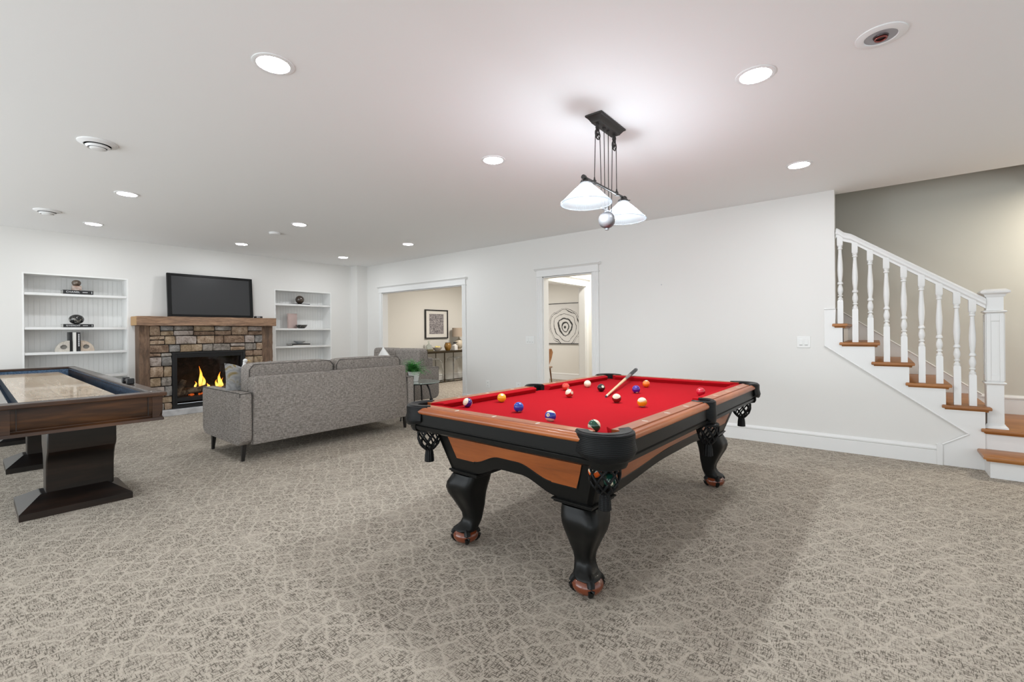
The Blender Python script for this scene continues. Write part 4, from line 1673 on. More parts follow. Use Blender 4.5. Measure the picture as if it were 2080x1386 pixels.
# television leaning on the mantel
tv = thing('television', 'large flat television with black frame leaning on the mantel', 'television', (-8.35, 2.73, 1.49))
lean = math.radians(-4.5)
b = MB()
hw_, hh = 0.605, 0.335
frame(b, -hw_, hw_, 0, 2 * hh, 0.052, -0.045, 0.0, 0.038, 0.036)
f1 = b.build('bezel', mat('black_bezel', (0.006, 0.006, 0.006), 0.4, spec=0.2), tv, bevel=0.004)
b = MB()
b.box(-0.012, -0.006, -hw_ + 0.05, hw_ - 0.05, 0.034, 2 * hh - 0.036)
f2 = b.build('screen', 'screen', tv, smooth=0)
b = MB()
b.box(-0.07, -0.012, -hw_ + 0.03, hw_ - 0.03, 0.02, 2 * hh - 0.02)
f3 = b.build('back_case', 'blackplastic', tv, bevel=0.01)
tv.rotation_euler = (0, lean, 0)
tv.location = (-8.375, 2.73, 1.494)
t = thing('media_box', 'small silver and black media box on the right end of the mantel', 'media player', (-8.33, 3.40, 1.488))
b = MB()
b.box(-0.05, 0.05, -0.06, 0.045, 0.0, 0.030)
b.build('case', 'blackplastic', t, bevel=0.004)
b = MB()
b.box(0.0505, 0.053, -0.05, -0.02, 0.006, 0.024)
b.build('silver_panel', 'steel', t)
b = MB()
b.box(0.0505, 0.053, -0.012, 0.0, 0.006, 0.024)
b.build('silver_panel', 'steel', t)

# ================================================================== BOOKCASES
M['bead'] = mat('white_beadboard', (0.84, 0.835, 0.815), 0.5)


def bookcase(nn, shelves, label, name='bookcase'):
    y0, y1, zb, zt = nn
    t = thing(name, label, 'bookcase', (XW, (y0 + y1) / 2, 0), 0, 'built-in bookcases beside the fireplace')
    t['_world'] = (XW, (y0 + y1) / 2, 0)
    dep = 0.30
    b = MB()
    b.box(XW - dep, XW + 0.001, y0, y0 + 0.018, zb, zt)
    b.build('side_panel', 'bead', t)
    b = MB()
    b.box(XW - dep, XW + 0.001, y1 - 0.018, y1, zb, zt)
    for k in range(28):       # row of shelf-pin holes
        z = zt - 0.12 - k * 0.055
        for xx in (XW - 0.05, XW - 0.24):
            b.box(xx, xx + 0.006, y1 - 0.0186, y1 - 0.017, z, z + 0.006)
    b.build('side_panel', 'bead', t)
    b = MB()
    b.box(XW - dep, XW + 0.001, y0 + 0.018, y1 - 0.018, zt - 0.018, zt)
    b.build('top_panel', 'bead', t)
    b = MB()
    b.box(XW - dep, XW + 0.001, y0 + 0.018, y1 - 0.018, zb, zb + 0.03)
    b.build('base_panel', 'bead', t)
    b = MB()      # beadboard: narrow boards with a small bead between
    y = y0 + 0.018
    n = int((y1 - y0 - 0.036) / 0.052)
    pw_ = (y1 - y0 - 0.036) / n
    for k in range(n):
        ya = y + k * pw_
        b.box(XW - dep - 0.012, XW - dep - 0.002, ya + 0.007, ya + pw_, zb, zt)
    b.box(XW - dep - 0.02, XW - dep - 0.006, y0, y1, zb, zt)
    b.build('beadboard_back', 'bead', t)
    for z in shelves:
        b = MB()
        b.box(XW - dep, XW - 0.004, y0 + 0.019, y1 - 0.019, z - 0.034, z)
        b.build('shelf', 'trim', t, bevel=0.003)
    b = MB()
    return t


SH1 = [1.784, 1.330, 0.997, 0.655, 0.36]
SH2 = [1.773, 1.314, 0.982, 0.62, 0.34]
bookcase(N1, SH1, 'wider white built-in bookcase left of the fireplace')
bookcase(N2, SH2, 'narrower white built-in bookcase right of the fireplace')

# ------------------------------------------------------------------ shelf objects (face +X)
SX = XW - 0.15


def flat_book(x, y, z, L, D, T_, label, title=None, sub=None, cover='bookblack', rot=0.0):
    t = thing('book', label, 'book', (x, y, z), rot)
    b = MB()
    b.box(-D / 2 + 0.004, D / 2 - 0.001, -L / 2 + 0.004, L / 2 - 0.004, 0.003, T_ - 0.003)
    b.build('page_block', 'pages', t, smooth=0)
    b = MB()
    b.box(-D / 2, D / 2, -L / 2, L / 2, 0, 0.003)
    b.box(-D / 2, D / 2, -L / 2, L / 2, T_ - 0.003, T_)
    b.box(D / 2 - 0.002, D / 2 + 0.001, -L / 2, L / 2, 0, T_)
    b.build('cover', cover, t, smooth=0)
    if title:
        text('title', title, T_ * 0.62, 'lettering', t, basis((0, 1, 0), (0, 0, 1), (D / 2 + 0.0015, -L * 0.18, T_ / 2)), 0.0003, 1.15)
        b = MB()      # small print, too fine to read in the photograph
        for k in range(7):
            b.box(D / 2 + 0.001, D / 2 + 0.0018, L * 0.14 + k * 0.0075, L * 0.14 + k * 0.0075 + 0.005, T_ * 0.42, T_ * 0.58)
        b.build('small_print', 'lettering', t, smooth=0)
        b = MB()
        b.box(D / 2 + 0.001, D / 2 + 0.002, L * 0.44, L * 0.455, T_ * 0.2, T_ * 0.8)
        b.build('spine_mark', 'lettering', t, smooth=0)
    return t


M['striped_stone'] = mat('banded_stone', (0.4, 0.3, 0.25), 0.4)
t_ = NT(M['striped_stone'])
wv = t_.n('ShaderNodeTexNoise')
t_.l(t_.coord((12, 12, 60)), wv.inputs[0])
wv.inputs['Scale'].default_value = 1.2
t_.color(t_.ramp(wv.outputs[0], [(0.42, (0.30, 0.18, 0.13)), (0.5, (0.60, 0.52, 0.46)), (0.6, (0.34, 0.23, 0.18))]))
M['brown_glass'] = mat('brown_sphere', (0.085, 0.058, 0.040), 0.15, coat=0.5)
t_ = NT(M['brown_glass'])
n = t_.noise(t_.coord(), 14, 4, 0.6, 1.0)
t_.color(t_.ramp(n.outputs[0], [(0.35, (0.05, 0.034, 0.024)), (0.65, (0.22, 0.17, 0.13))]))
M['black_marble'] = mat('veined_black_marble', (0.02, 0.02, 0.02), 0.12, coat=0.4)
t_ = NT(M['black_marble'])
n = t_.noise(t_.coord(), 12, 6, 0.7, 2.5)
t_.color(t_.ramp(n.outputs[0], [(0.45, (0.010, 0.011, 0.012)), (0.55, (0.03, 0.03, 0.03)), (0.585, (0.40, 0.38, 0.33)), (0.62, (0.02, 0.02, 0.02))]))

yb = 1.160
flat_book(SX + 0.04, yb, SH1[0], 0.305, 0.22, 0.052, 'black book lying under the brown globe ornament on the top left shelf', 'CHANEL')
t = thing('globe_ornament', 'brown glass globe on a banded stone block, on the top left shelf book', 'ornament', (SX + 0.06, yb - 0.008, SH1[0] + 0.052))
b = MB()
b.box(-0.045, 0.045, -0.048, 0.048, 0, 0.066)
b.build('stone_block', 'striped_stone', t, bevel=0.003)
b = MB()
b.sphere((0, 0, 0.105), 0.050, 24, 16, (1, 1, 0.88))
b.build('globe', 'brown_glass', t)
flat_book(SX + 0.04, yb, SH1[1], 0.305, 0.22, 0.042, 'black book lying under the black marble ball on the middle left shelf', 'GIVENCHY')
b = MB()
b.sphere((0, 0, 0), 0.080, 30, 20, (1, 1, 0.84))
o = b.build('marble_ball', 'black_marble')
o.location = (SX + 0.07, yb - 0.012, SH1[1] + 0.042 + 0.067)
tag(o, 'glossy black marble ball with white veins, on a book on the left bookcase', 'ornament')
# upright books
spec = [(-0.060, 0.028, 0.265, 'bookblack', 'plain black upright book leftmost between the stone bookends', None, -0.07), (-0.028, 0.030, 0.262, 'pages', 'pale grey upright book in the middle between the stone bookends', None, 0.0), (0.012, 0.034, 0.262, 'bookblack', 'black upright book with white lettering, rightmost between the stone bookends', 'lettered', 0.0)]
for dy, th, hh_, cv, lb, tt, dx in spec:
    t = thing('book', lb, 'book', (SX + dx + 0.03, yb + dy - 0.008, SH1[2]))
    b = MB()
    b.box(-0.08, 0.088, -th / 2, th / 2, 0, hh_)
    b.build('cover', cv, t, bevel=0.002)
    b = MB()
    b.box(-0.082, 0.07, -th / 2 + 0.003, th / 2 - 0.003, 0.004, hh_ + 0.001)
    b.build('page_block', 'pages', t, smooth=0)
    if tt:
        b = MB()      # unreadable vertical lettering on the spine
        for k in range(12):
            b.box(0.088, 0.0888, -0.006, 0.006, 0.07 + k * 0.0145, 0.07 + k * 0.0145 + 0.009)
        b.build('spine_lettering', 'lettering', t, smooth=0)
M['travertine'] = stone('travertine', (0.38, 0.34, 0.29), (0.52, 0.48, 0.42), (0.62, 0.58, 0.52))


def bookend(y, sgn, label, mm):
    t = thing('bookend', label, 'bookend', (SX + 0.07, y, SH1[2]), 0, 'pair of half-round stone bookends')
    b = MB()
    R_, n = 0.145, 20
    outer = [(sgn * R_ * math.sin(PI / 2 * k / n), 0.150 * math.cos(PI / 2 * k / n)) for k in range(n + 1)]
    c_ = (sgn * 0.058, 0.062)
    poly = [(0, 0)] + outer
    # plate with a round hole: stitch outer boundary to the hole ring
    m_ = 32
    hole = [(c_[0] + 0.034 * math.cos(2 * PI * k / m_), c_[1] + 0.030 * math.sin(2 * PI * k / m_)) for k in range(m_)]

    def hit(ang):
        d = (math.cos(ang), math.sin(ang))
        best = 9
        P_ = poly
        for i in range(len(P_)):
            ax, ay = P_[i]
            bx, by = P_[(i + 1) % len(P_)]
            ex, ey = bx - ax, by - ay
            den = d[0] * ey - d[1] * ex
            if abs(den) < 1e-9:
                continue
            tt_ = ((ax - c_[0]) * ey - (ay - c_[1]) * ex) / den
            uu = ((ax - c_[0]) * d[1] - (ay - c_[1]) * d[0]) / den
            if tt_ > 0 and -1e-6 <= uu <= 1 + 1e-6:
                best = min(best, tt_)
        return (c_[0] + d[0] * best, c_[1] + d[1] * best)
    out_ = [hit(2 * PI * k / m_) for k in range(m_)]
    rings = [[(0.03, p, q) for p, q in hole], [(0.03, p, q) for p, q in out_], [(-0.03, p, q) for p, q in out_], [(-0.03, p, q) for p, q in hole], [(0.03, p, q) for p, q in hole]]
    b.loft(rings, cap=False)
    b.build('arch_block', mm, t, smooth=30)
    b = MB()
    b.prism([(c_[0] + 0.034 * math.cos(2 * PI * k / m_), c_[1] + 0.030 * math.sin(2 * PI * k / m_)) for k in range(m_)], -0.01, 0.008, lambda p, q, a: (a, p, q))
    b.build('round_inset', mat('grey_inset', (0.22, 0.21, 0.19), 0.5), t)


bookend(yb - 0.085, -1, 'pale half-round stone bookend left of the upright books', 'travertine')
bookend(yb + 0.024, 1, 'sandy half-round stone bookend right of the upright books', stone('sand_stone', (0.40, 0.31, 0.23), (0.53, 0.43, 0.34), (0.62, 0.53, 0.44)))

# right bookcase
yr = 4.25
b = MB()
b.box(-0.10, 0.10, -0.135, 0.135, 0, 0.014)
o = b.build('slate_tray', 'blackplastic', bevel=0.002)
o.location = (SX + 0.04, yr + 0.055, SH2[0])
tag(o, 'thin black slate slab under the brown ball on the top right shelf', 'tray')
b = MB()
b.sphere((0, 0, 0), 0.078, 28, 18)
o = b.build('brown_ball', mat('dark_brown_gloss', (0.060, 0.043, 0.032), 0.12, coat=0.5))
o.location = (SX + 0.05, yr + 0.035, SH2[0] + 0.014 + 0.078)
tag(o, 'glossy dark brown ball on a slate slab, top shelf right of fireplace', 'ornament')
t = thing('book', 'pale pink book standing upright behind the black bowl on the right bookcase', 'book', (SX - 0.03, yr - 0.075, SH2[1]), 0.35)
M['pink'] = mat('dusty_pink_cover', (0.58, 0.44, 0.41), 0.6)
b = MB()
b.prism([(-0.10, 0), (0.10, 0), (0.10, 0.235), (-0.10, 0.295)], -0.012, 0.012, lambda p, q, a: (a, p, q))
b = MB()
b.box(-0.016, 0.016, -0.105, 0.105, 0, 0.285)
b.build('cover', 'pink', t, bevel=0.002)
b = MB()
b.box(-0.013, 0.013, -0.10, 0.1065, 0.004, 0.2865)
b.build('page_block', 'pages', t, smooth=0)
b = MB()
b.lathe([(0.0, 0.0), (0.055, 0.0), (0.062, 0.006), (0.085, 0.03), (0.108, 0.068), (0.103, 0.068), (0.08, 0.034), (0.05, 0.010), (0, 0.008)], seg=36)
o = b.build('marble_bowl', 'black_marble')
o.location = (SX + 0.07, yr + 0.055, SH2[1])
tag(o, 'small black marble bowl in front of the pink book', 'bowl')
flat_book(SX + 0.03, yr + 0.02, SH2[2], 0.33, 0.22, 0.020, 'pale cream book at the bottom of the stack on the lower right shelf', cover='pages')
flat_book(SX + 0.03, yr + 0.01, SH2[2] + 0.020, 0.35, 0.23, 0.020, 'thin dark book on top of the cream book under the white dish')
b = MB()
b.lathe([(0, 0), (0.04, 0), (0.045, 0.006), (0.085, 0.030), (0.108, 0.052), (0.103, 0.052), (0.08, 0.034), (0.04, 0.012), (0, 0.010)], seg=36)
o = b.build('shallow_dish', mat('blue_grey_glaze', (0.62, 0.65, 0.67), 0.3))
o.location = (SX + 0.05, yr + 0.02, SH2[2] + 0.040)
tag(o, 'shallow blue-grey dish on two flat books on the lower right shelf', 'dish')

# ================================================================== SOFA
def cushion(b, c, s, r=0.05, n=10, puff=0.02):
    """rounded pillow block centred at c with half sizes s"""
    vs = []
    e = 0.22
    seg = 28
    rings = []
    hx, hy, hz = s
    import math as m_
    def sp(v, p):
        return m_.copysign(abs(v) ** p, v)
    for i in range(1, 16):
        ph = -PI / 2 + PI * i / 16
        rings.append([(c[0] + hx * sp(m_.cos(ph), e) * sp(m_.cos(2 * PI * k / 40), e), c[1] + hy * sp(m_.cos(ph), e) * sp(m_.sin(2 * PI * k / 40), e), c[2] + hz * sp(m_.sin(ph), e)) for k in range(40)])
    b.loft(rings)


def soft_box(b, x0, x1, y0, y1, z0, z1, r=0.03):
    """box with rounded edges along every side"""
    n = 5
    rings = []
    for i in range(n + 1):
        a = PI / 2 * i / n
        rings.append((r * (1 - math.sin(a)), z0 + r * (1 - math.cos(a))))
    top = [(r * (1 - math.cos(PI / 2 * i / n)), z1 - r + r * math.sin(PI / 2 * i / n)) for i in range(n + 1)]

    def rr(ins, z):
        q = max(r - ins, 0.0005)
        pts = []
        for cx_, cy_, a_ in ((x1 - r, y1 - r, 0), (x0 + r, y1 - r, PI / 2), (x0 + r, y0 + r, PI), (x1 - r, y0 + r, 3 * PI / 2)):
            for k in range(5):
                a = a_ + PI / 2 * k / 4
                pts.append((cx_ + q * math.cos(a), cy_ + q * math.sin(a), z))
        return pts
    b.loft([rr(i_, z_) for i_, z_ in rings] + [rr(i_, z_) for i_, z_ in top])


def sofa(name, label, cat, loc, rot, Wd, D, arm_w, zback, zarm, zcush, nc=2, zb=0.165, back_t=0.12, group=None, ctop=None):
    """local: back plane at y=0, front at y=-D; width along x from -W/2..W/2"""
    t = thing(name, label, cat, loc, rot, group)
    h = Wd / 2
    b = MB()
    # backrest, a little tapered and leaning
    rings = []
    for z, y0_, y1_ in ((zb, -back_t, 0.0), (zb + 0.02, -back_t - 0.01, 0.008), (0.45, -back_t - 0.01, 0.010), (zback - 0.025, -back_t - 0.005, 0.0), (zback - 0.008, -back_t, -0.006), (zback, -back_t + 0.012, -0.018)):
        e = 0.0 if z < zback - 0.03 else (0.006 if z < zback else 0.02)
        e += 0.012 * (z - zb) / (zback - zb)
        x0, x1 = -h + arm_w + e, h - arm_w - e
        rings.append([(x0, y0_, z), (x0 + 0.0, y1_ - 0.012, z), (x0 + 0.012, y1_, z), (x1 - 0.012, y1_, z), (x1, y1_ - 0.012, z), (x1, y0_, z)])
    b.loft(rings)
    b.build('backrest', 'sofa', t, smooth=50)
    for x in (-h + arm_w - 0.002, h - arm_w + 0.002):
        b = MB()
        b.tube([(x, 0.004, zb + 0.01), (x, 0.008, 0.45), (x, 0.002, zarm)], 0.0025, 6)
        b.build('back_seam', 'piping', t)
    b = MB()
    soft_box(b, -h + arm_w - 0.01, h - arm_w + 0.01, -D + 0.02, -back_t + 0.02, zb + 0.01, 0.31, 0.02)
    b.build('seat_base', 'sofa', t, smooth=50)
    for sgn in (-1, 1):
        b = MB()
        x0, x1 = sorted((sgn * h, sgn * (h - arm_w)))
        # arm: side view polygon with rounded lower corners and a gently sloped top
        r = 0.085
        pts = []
        for k in range(7):
            a = PI + PI / 2 * k / 6
            pts.append((-D + r + r * math.cos(a), zb + 0.005 + r + r * math.sin(a)))
        for k in range(7):
            a = 1.5 * PI + PI / 2 * k / 6
            pts.append((-0.0 - r + r * math.cos(a), zb - 0.005 + r + r * math.sin(a)))
        pts += [(-0.0, zarm - 0.012), (-0.012, zarm), (-D + 0.02, zarm), (-D, zarm - 0.015)]
        ins = 0.012
        cy_ = -D / 2
        cz_ = (zb + zarm) / 2
        def shrink(p, q, i_):
            return (p + (cy_ - p) * i_ / (D / 2), q + (cz_ - q) * i_ / ((zarm - zb) / 2))
        rings = []
        for x, i_ in ((x0, ins), (x0 + 0.004, ins * 0.4), (x0 + 0.014, 0), (x1 - 0.014, 0), (x1 - 0.004, ins * 0.4), (x1, ins)):
            rings.append([(x, *shrink(p, q, i_)) for p, q in pts])
        b.loft(rings)
        a_ = b.build('arm', 'sofa', t, smooth=50)
        b = MB()
        for x in (x0 + 0.003, x1 - 0.003):
            b.tube([(x, -0.004, zarm - 0.04), (x, -0.006, zarm - 0.006), (x, -0.02, zarm - 0.002), (x, -D + 0.025, zarm - 0.002), (x, -D + 0.004, zarm - 0.02)], 0.0035, 6)
        b.tube([(x0 + 0.004, -0.003, zarm - 0.006), (x1 - 0.004, -0.003, zarm - 0.006)], 0.0035, 6)
        b.build('arm_piping', 'piping', a_)
        for yy in (-0.11, -D + 0.10):
            b = MB()
            xx = sgn * (h - 0.075)
            b.loft([[(xx + sx * q + sgn * ox, yy + sy * q, z) for sx, sy in ((-1, -1), (1, -1), (1, 1), (-1, 1))] for q, z, ox in ((0.013, 0.0, 0.012), (0.022, zb + 0.035, 0))])
            b.build('leg', 'legwood', t, bevel=0.002)
    cw = (Wd - 2 * arm_w) / nc
    ct = ctop or zcush
    for k in range(nc):
        xa = -h + arm_w + cw * k
        b = MB()
        cushion(b, (xa + cw / 2, (-D - back_t) / 2, 0.385), (cw / 2 - 0.004, (D - back_t) / 2, 0.080))
        b.build('seat_cushion', 'sofa', t, smooth=60)
        b = MB()
        cushion(b, (xa + cw / 2, -back_t - 0.105, (0.46 + ct) / 2), (cw / 2 - 0.002 + 0.0, 0.100, (ct - 0.46) / 2))
        c_ = b.build('back_cushion', 'sofa', t, smooth=60)
        c_.rotation_euler.x = -0.02
        b = MB()
        zt_ = ct - 0.012
        b.tube([(xa + 0.02, -back_t - 0.006, 0.55), (xa + 0.020, -back_t - 0.012, zt_ - 0.05), (xa + 0.06, -back_t - 0.018, zt_), (xa + cw - 0.06, -back_t - 0.018, zt_), (xa + cw - 0.02, -back_t - 0.012, zt_ - 0.05), (xa + cw - 0.02, -back_t - 0.006, 0.55)], 0.004, 6)
        b.build('cushion_piping', 'piping', c_)
    return t


# back faces the camera: local +y must point to +X
sofa('sofa', 'large grey tweed sofa seen from behind, facing the fireplace', 'sofa', (-4.625, 2.735, 0), -PI / 2, 2.04, 0.98, 0.11, 0.808, 0.66, 0.925)
sofa('loveseat', 'grey tweed loveseat beyond the sofa, with cushions facing the camera', 'loveseat', (-6.30, 5.02, 0), 0, 1.50, 0.92, 0.13, 0.80, 0.66, 0.955)

# throw pillows
def pillow(name, label, loc, rot, s, mm, peak=0.06):
    b = MB()
    n = 14
    for side in (1, -1):
        vs, fs = [], []
        for i in range(n + 1):
            for j in range(n + 1):
                u, v = 2 * i / n - 1, 2 * j / n - 1
                edge = (1 - u * u) * (1 - v * v)
                k = 1 - 0.10 * (1 - abs(u) ** 2) * abs(v) ** 6
                k2 = 1 - 0.10 * (1 - abs(v) ** 2) * abs(u) ** 6
                dip = peak * math.exp(-(u * u) * 6) * max(0, v) ** 2
                vs.append((side * s[1] * edge ** 0.55 * 0.5, u * s[0] / 2 * k2, v * s[0] / 2 * k - dip))
        for i in range(n):
            for j in range(n):
                a = i * (n + 1) + j
                fs.append((a, a + 1, a + n + 2, a + n + 1))
        b.add(vs, fs)
    o = b.build(name, mm, smooth=80)
    o.location = loc
    o.rotation_euler = rot
    tag(o, label, 'pillow')
    return o


M['floral'] = mat('grey_white_floral_cloth', (0.5, 0.5, 0.5), 0.9)
t_ = NT(M['floral'])
n = t_.noise(t_.coord(), 9, 2, 0.5, 1.0)
col = t_.ramp(n.outputs[0], [(0.40, (0.36, 0.36, 0.36)), (0.50, (0.24, 0.24, 0.24)), (0.58, (0.34, 0.335, 0.32)), (0.70, (0.22, 0.16, 0.06))])
t_.color(col)
pillow('throw_pillow', 'patterned grey and ochre throw pillow against the left end of the sofa cushions', (-5.005, 1.93, 0.715), (0.0, 0.12, 0.0), (0.44, 0.14), 'floral', 0.05)
pillow('throw_pillow', 'white throw pillow turned on its corner on the loveseat', (-6.37, 4.56, 0.745), (PI / 4, -0.1, PI / 2), (0.36, 0.13), 'ceramic', 0.0)
# figurine on the far table behind the sofa
t = thing('bird_figurine', 'small white bird figurine with yellow beak poking above the sofa back', 'figurine', (-6.10, 2.32, 0.43))
b = MB()
b.lathe([(0, 0), (0.04, 0), (0.045, 0.02), (0.030, 0.10), (0.045, 0.20), (0.055, 0.28), (0.042, 0.36), (0.020, 0.41), (0.018, 0.44), (0, 0.445)], seg=20)
b.sphere((0.0, 0.008, 0.455), 0.026, 16, 12)
b.build('body', 'ceramic', t)
b = MB()
b.tube([(0.0, 0.025, 0.460), (0.004, 0.075, 0.448)], [0.010, 0.002], 8)
b.build('beak', mat('yellow_beak', (0.6, 0.42, 0.12), 0.4), t)
t = thing('coffee_table', 'low round dark coffee table between the sofa and fireplace, under the white bird', 'coffee table', (-6.15, 2.42, 0))
b = MB()
b.lathe([(0, 0.40), (0.42, 0.40), (0.43, 0.41), (0.43, 0.428), (0.42, 0.43), (0, 0.43)], seg=40)
b.build('table_top', 'darkwood', t)
for k in range(4):
    a = PI / 4 + PI / 2 * k
    b = MB()
    b.cyl((0.33 * math.cos(a), 0.33 * math.sin(a), 0.40), (0.36 * math.cos(a), 0.36 * math.sin(a), 0), 0.018, 10)
    b.build('leg', 'legwood', t)

# ================================================================== END TABLE AND PLANT
t = thing('end_table', 'glass topped end table with curved black legs beside the sofa', 'side table', (-5.02, 4.16, 0))
b = MB()
b.lathe([(0, 0.520), (0.29, 0.520), (0.292, 0.525), (0.29, 0.530), (0, 0.530)], seg=48)
tg = b.build('glass_top', mat('green_tinted_glass', (0.28, 0.34, 0.31), 0.08, coat=0.5), t)
b = MB()
b.torus((0, 0, 0.512), 0.24, 0.008, 'Z', 40, 8)
b.build('top_ring', 'black_metal', t)
for k in range(3):
    a = math.radians(10 + 120 * k)
    b = MB()
    b.tube([(r * math.cos(a), r * math.sin(a), z) for r, z in ((0.10, 0.508), (0.15, 0.49), (0.19, 0.42), (0.22, 0.30), (0.24, 0.15), (0.265, 0.0))], [0.012, 0.012, 0.011, 0.011, 0.010, 0.010], 10)
    b.build('leg', 'black_metal', t)
b = MB()
b.box(-0.205, -0.175, 0.04, 0.07, 0.0, 0.520)
b.build('post', 'black_metal', t, bevel=0.003)
b = MB()
b.box(-0.19, 0.18, 0.048, 0.062, 0.505, 0.520)
b.build('cross_rail', 'black_metal', t)
t = thing('potted_fern', 'leafy green fern in a white pot on the glass end table', 'plant', (-5.09, 4.13, 0.530))
b = MB()
b.lathe([(0, 0), (0.055, 0), (0.060, 0.004), (0.082, 0.130), (0.086, 0.134), (0.086, 0.140), (0.078, 0.140), (0.074, 0.12), (0, 0.118)], seg=32)
b.build('pot', 'ceramic', t)
M['leaf'] = mat('fern_green', (0.035, 0.17, 0.03), 0.5)
t_ = NT(M['leaf'])
n = t_.noise(t_.coord(), 20, 2)
t_.color(t_.ramp(n.outputs[0], [(0.35, (0.015, 0.12, 0.025)), (0.65, (0.09, 0.40, 0.07))]))
b = MB()
rnd = random.Random(5)
for k in range(170):
    a = rnd.uniform(0, 2 * PI)
    L = rnd.uniform(0.18, 0.33)
    up = rnd.uniform(0.4, 1.5)
    pts = []
    p = Vector((rnd.uniform(-.03, .03), rnd.uniform(-.03, .03), 0.13))
    for i in range(8):
        el = up - i * 0.20
        d = Vector((math.cos(a) * math.cos(el), math.sin(a) * math.cos(el), math.sin(el)))
        pts.append(p.copy())
        p = p + d * L / 8
    for i in range(1, 8):
        d = (pts[i] - pts[i - 1]).normalized()
        s_ = d.cross(Vector((0, 0, 1)))
        if s_.length < .01:
            s_ = Vector((1, 0, 0))
        s_.normalize()
        wl = 0.055 * (1 - i / 9)
        for sg in (-1, 1):
            q = pts[i]
            tipv = q + s_ * sg * wl + d * 0.012 + Vector((0, 0, rnd.uniform(-.006, .004)))
            b.add([q - d * 0.006, q + d * 0.008 + s_ * sg * wl * .4, tipv, q - d * 0.002 + s_ * sg * wl * .5], [(0, 1, 2, 3)])
b.build('fronds', 'leaf', t, smooth=0)
b = MB()
b.lathe([(0, 0), (0.033, 0), (0.035, 0.004), (0.035, 0.235), (0.031, 0.24), (0, 0.24)], seg=24)
o = b.build('black_canister', 'blackplastic')
o.location = (-5.262, 4.200, 0.530)
tag(o, 'black cylinder speaker on the end table behind the fern', 'speaker')
# ================================================================== DEN BEYOND THE OPENING
DX = -8.60
t = thing('framed_print', 'black framed abstract print hanging above the console table', 'framed picture', (DX, 7.69, 1.42))
b = MB()
frame(b, -0.375, 0.375, -0.358, 0.358, 0.028, 0.002, 0.040)
b.build('frame', 'blackplastic', t, bevel=0.002)
b = MB()
b.box(0.002, 0.018, -0.35, 0.35, -0.333, 0.333)
b.build('mat_board', mat('off_white_mount', (0.72, 0.70, 0.65), 0.8), t, smooth=0)
M['etching'] = mat('grey_etching', (0.3, 0.28, 0.28), 0.8)
t_ = NT(M['etching'])
n1 = t_.noise(t_.coord((1, 9, 3)), 5, 6, 0.75, 1.5)
n2 = t_.noise(t_.coord((1, 3, 9)), 6, 6, 0.75, 1.0)
f = t_.math('ADD', t_.math('MULTIPLY', n1.outputs[0], 0.5), t_.math('MULTIPLY', n2.outputs[0], 0.5))
t_.color(t_.ramp(f, [(0.42, (0.07, 0.06, 0.07)), (0.50, (0.22, 0.20, 0.21)), (0.58, (0.55, 0.52, 0.50))]))
b = MB()
b.box(0.018, 0.020, -0.235, 0.235, -0.245, 0.255)
b.build('print', 'etching', t, smooth=0)

t = thing('console_table', 'narrow dark metal console table against the den wall', 'console table', (-8.36, 7.75, 0))
t['_world'] = (-8.36, 7.75, 0)
M['bronze'] = mat('aged_bronze', (0.055, 0.040, 0.022), 0.45, 0.6)
cy0, cy1, cx0, cx1 = 7.02, 8.62, -8.55, -8.18
b = MB()
b.box(cx0, cx1, cy0, cy1, 0.735, 0.765)
b.build('table_top', 'bronze', t, bevel=0.004)
b = MB()
b.box(cx0 + 0.02, cx1 - 0.02, cy0 + 0.02, cy1 - 0.02, 0.715, 0.735)
b.build('apron', 'bronze', t)
for y in (7.06, 7.60, 7.90, 8.55):
    for x in (cx1 - 0.03, cx0 + 0.03):
        b = MB()
        b.tube([(x, y, 0.72), (x, y, 0.09), (x, y, 0.04), (x, y, 0.012)], [0.011, 0.011, 0.016, 0.045], 12)
        b.build('leg', 'bronze', t)
b = MB()
for x in (cx1 - 0.03, cx0 + 0.03):
    b.box(x - 0.012, x + 0.012, cy0, cy1, 0.0, 0.022)
for y in (7.06, 7.60, 7.90, 8.55):
    b.box(cx0 + 0.03, cx1 - 0.03, y - 0.012, y + 0.012, 0.0, 0.02)
b.build('floor_rail', 'bronze', t)
# transparent plastic stools under the console
M['acrylic'] = mat('clear_acrylic', (0.9, 0.9, 0.88), 0.05)
M['acrylic'].node_tree.nodes['Principled BSDF'].inputs['Transmission Weight'].default_value = 0.9
M['acrylic'].node_tree.nodes['Principled BSDF'].inputs['IOR'].default_value = 1.2
for i, (y, lb) in enumerate(((7.28, 'clear acrylic stool under the left part of the console table'), (8.12, 'clear acrylic stool under the right part of the console table'))):
    t = thing('acrylic_stool', lb, 'stool', (-8.34, y, 0), 0, 'clear acrylic stools under the console')
    b = MB()
    rings = []
    for x in (-0.16, -0.15, 0.15, 0.16):
        e = 0.006 if abs(x) > 0.155 else 0
        outer = [(0.26 - e) * math.cos(PI * k / 24) for k in range(25)]
        pts = [((0.26 - e) * math.copysign(abs(math.cos(PI * k / 24)) ** 0.6, math.cos(PI * k / 24)), 0.15 + (0.45 - e) * math.sin(PI * k / 24) ** 0.6) for k in range(25)]
        pts = [(0.26 - e, 0.0)] + pts + [(-0.26 + e, 0.0)]
        inn = [(p * 0.93, q * 0.955 if q > 0 else 0) for p, q in reversed(pts)]
        rings.append([(x, p, q) for p, q in pts + inn])
    b.loft(rings)
    b.build('arched_shell', 'acrylic', t, smooth=50)
ZK = 0.766
M['thin_glass'] = mat('pale_bottle_glass', (0.80, 0.83, 0.80), 0.05)
M['thin_glass'].node_tree.nodes['Principled BSDF'].inputs['Transmission Weight'].default_value = 0.85
M['thin_glass'].node_tree.nodes['Principled BSDF'].inputs['IOR'].default_value = 1.15


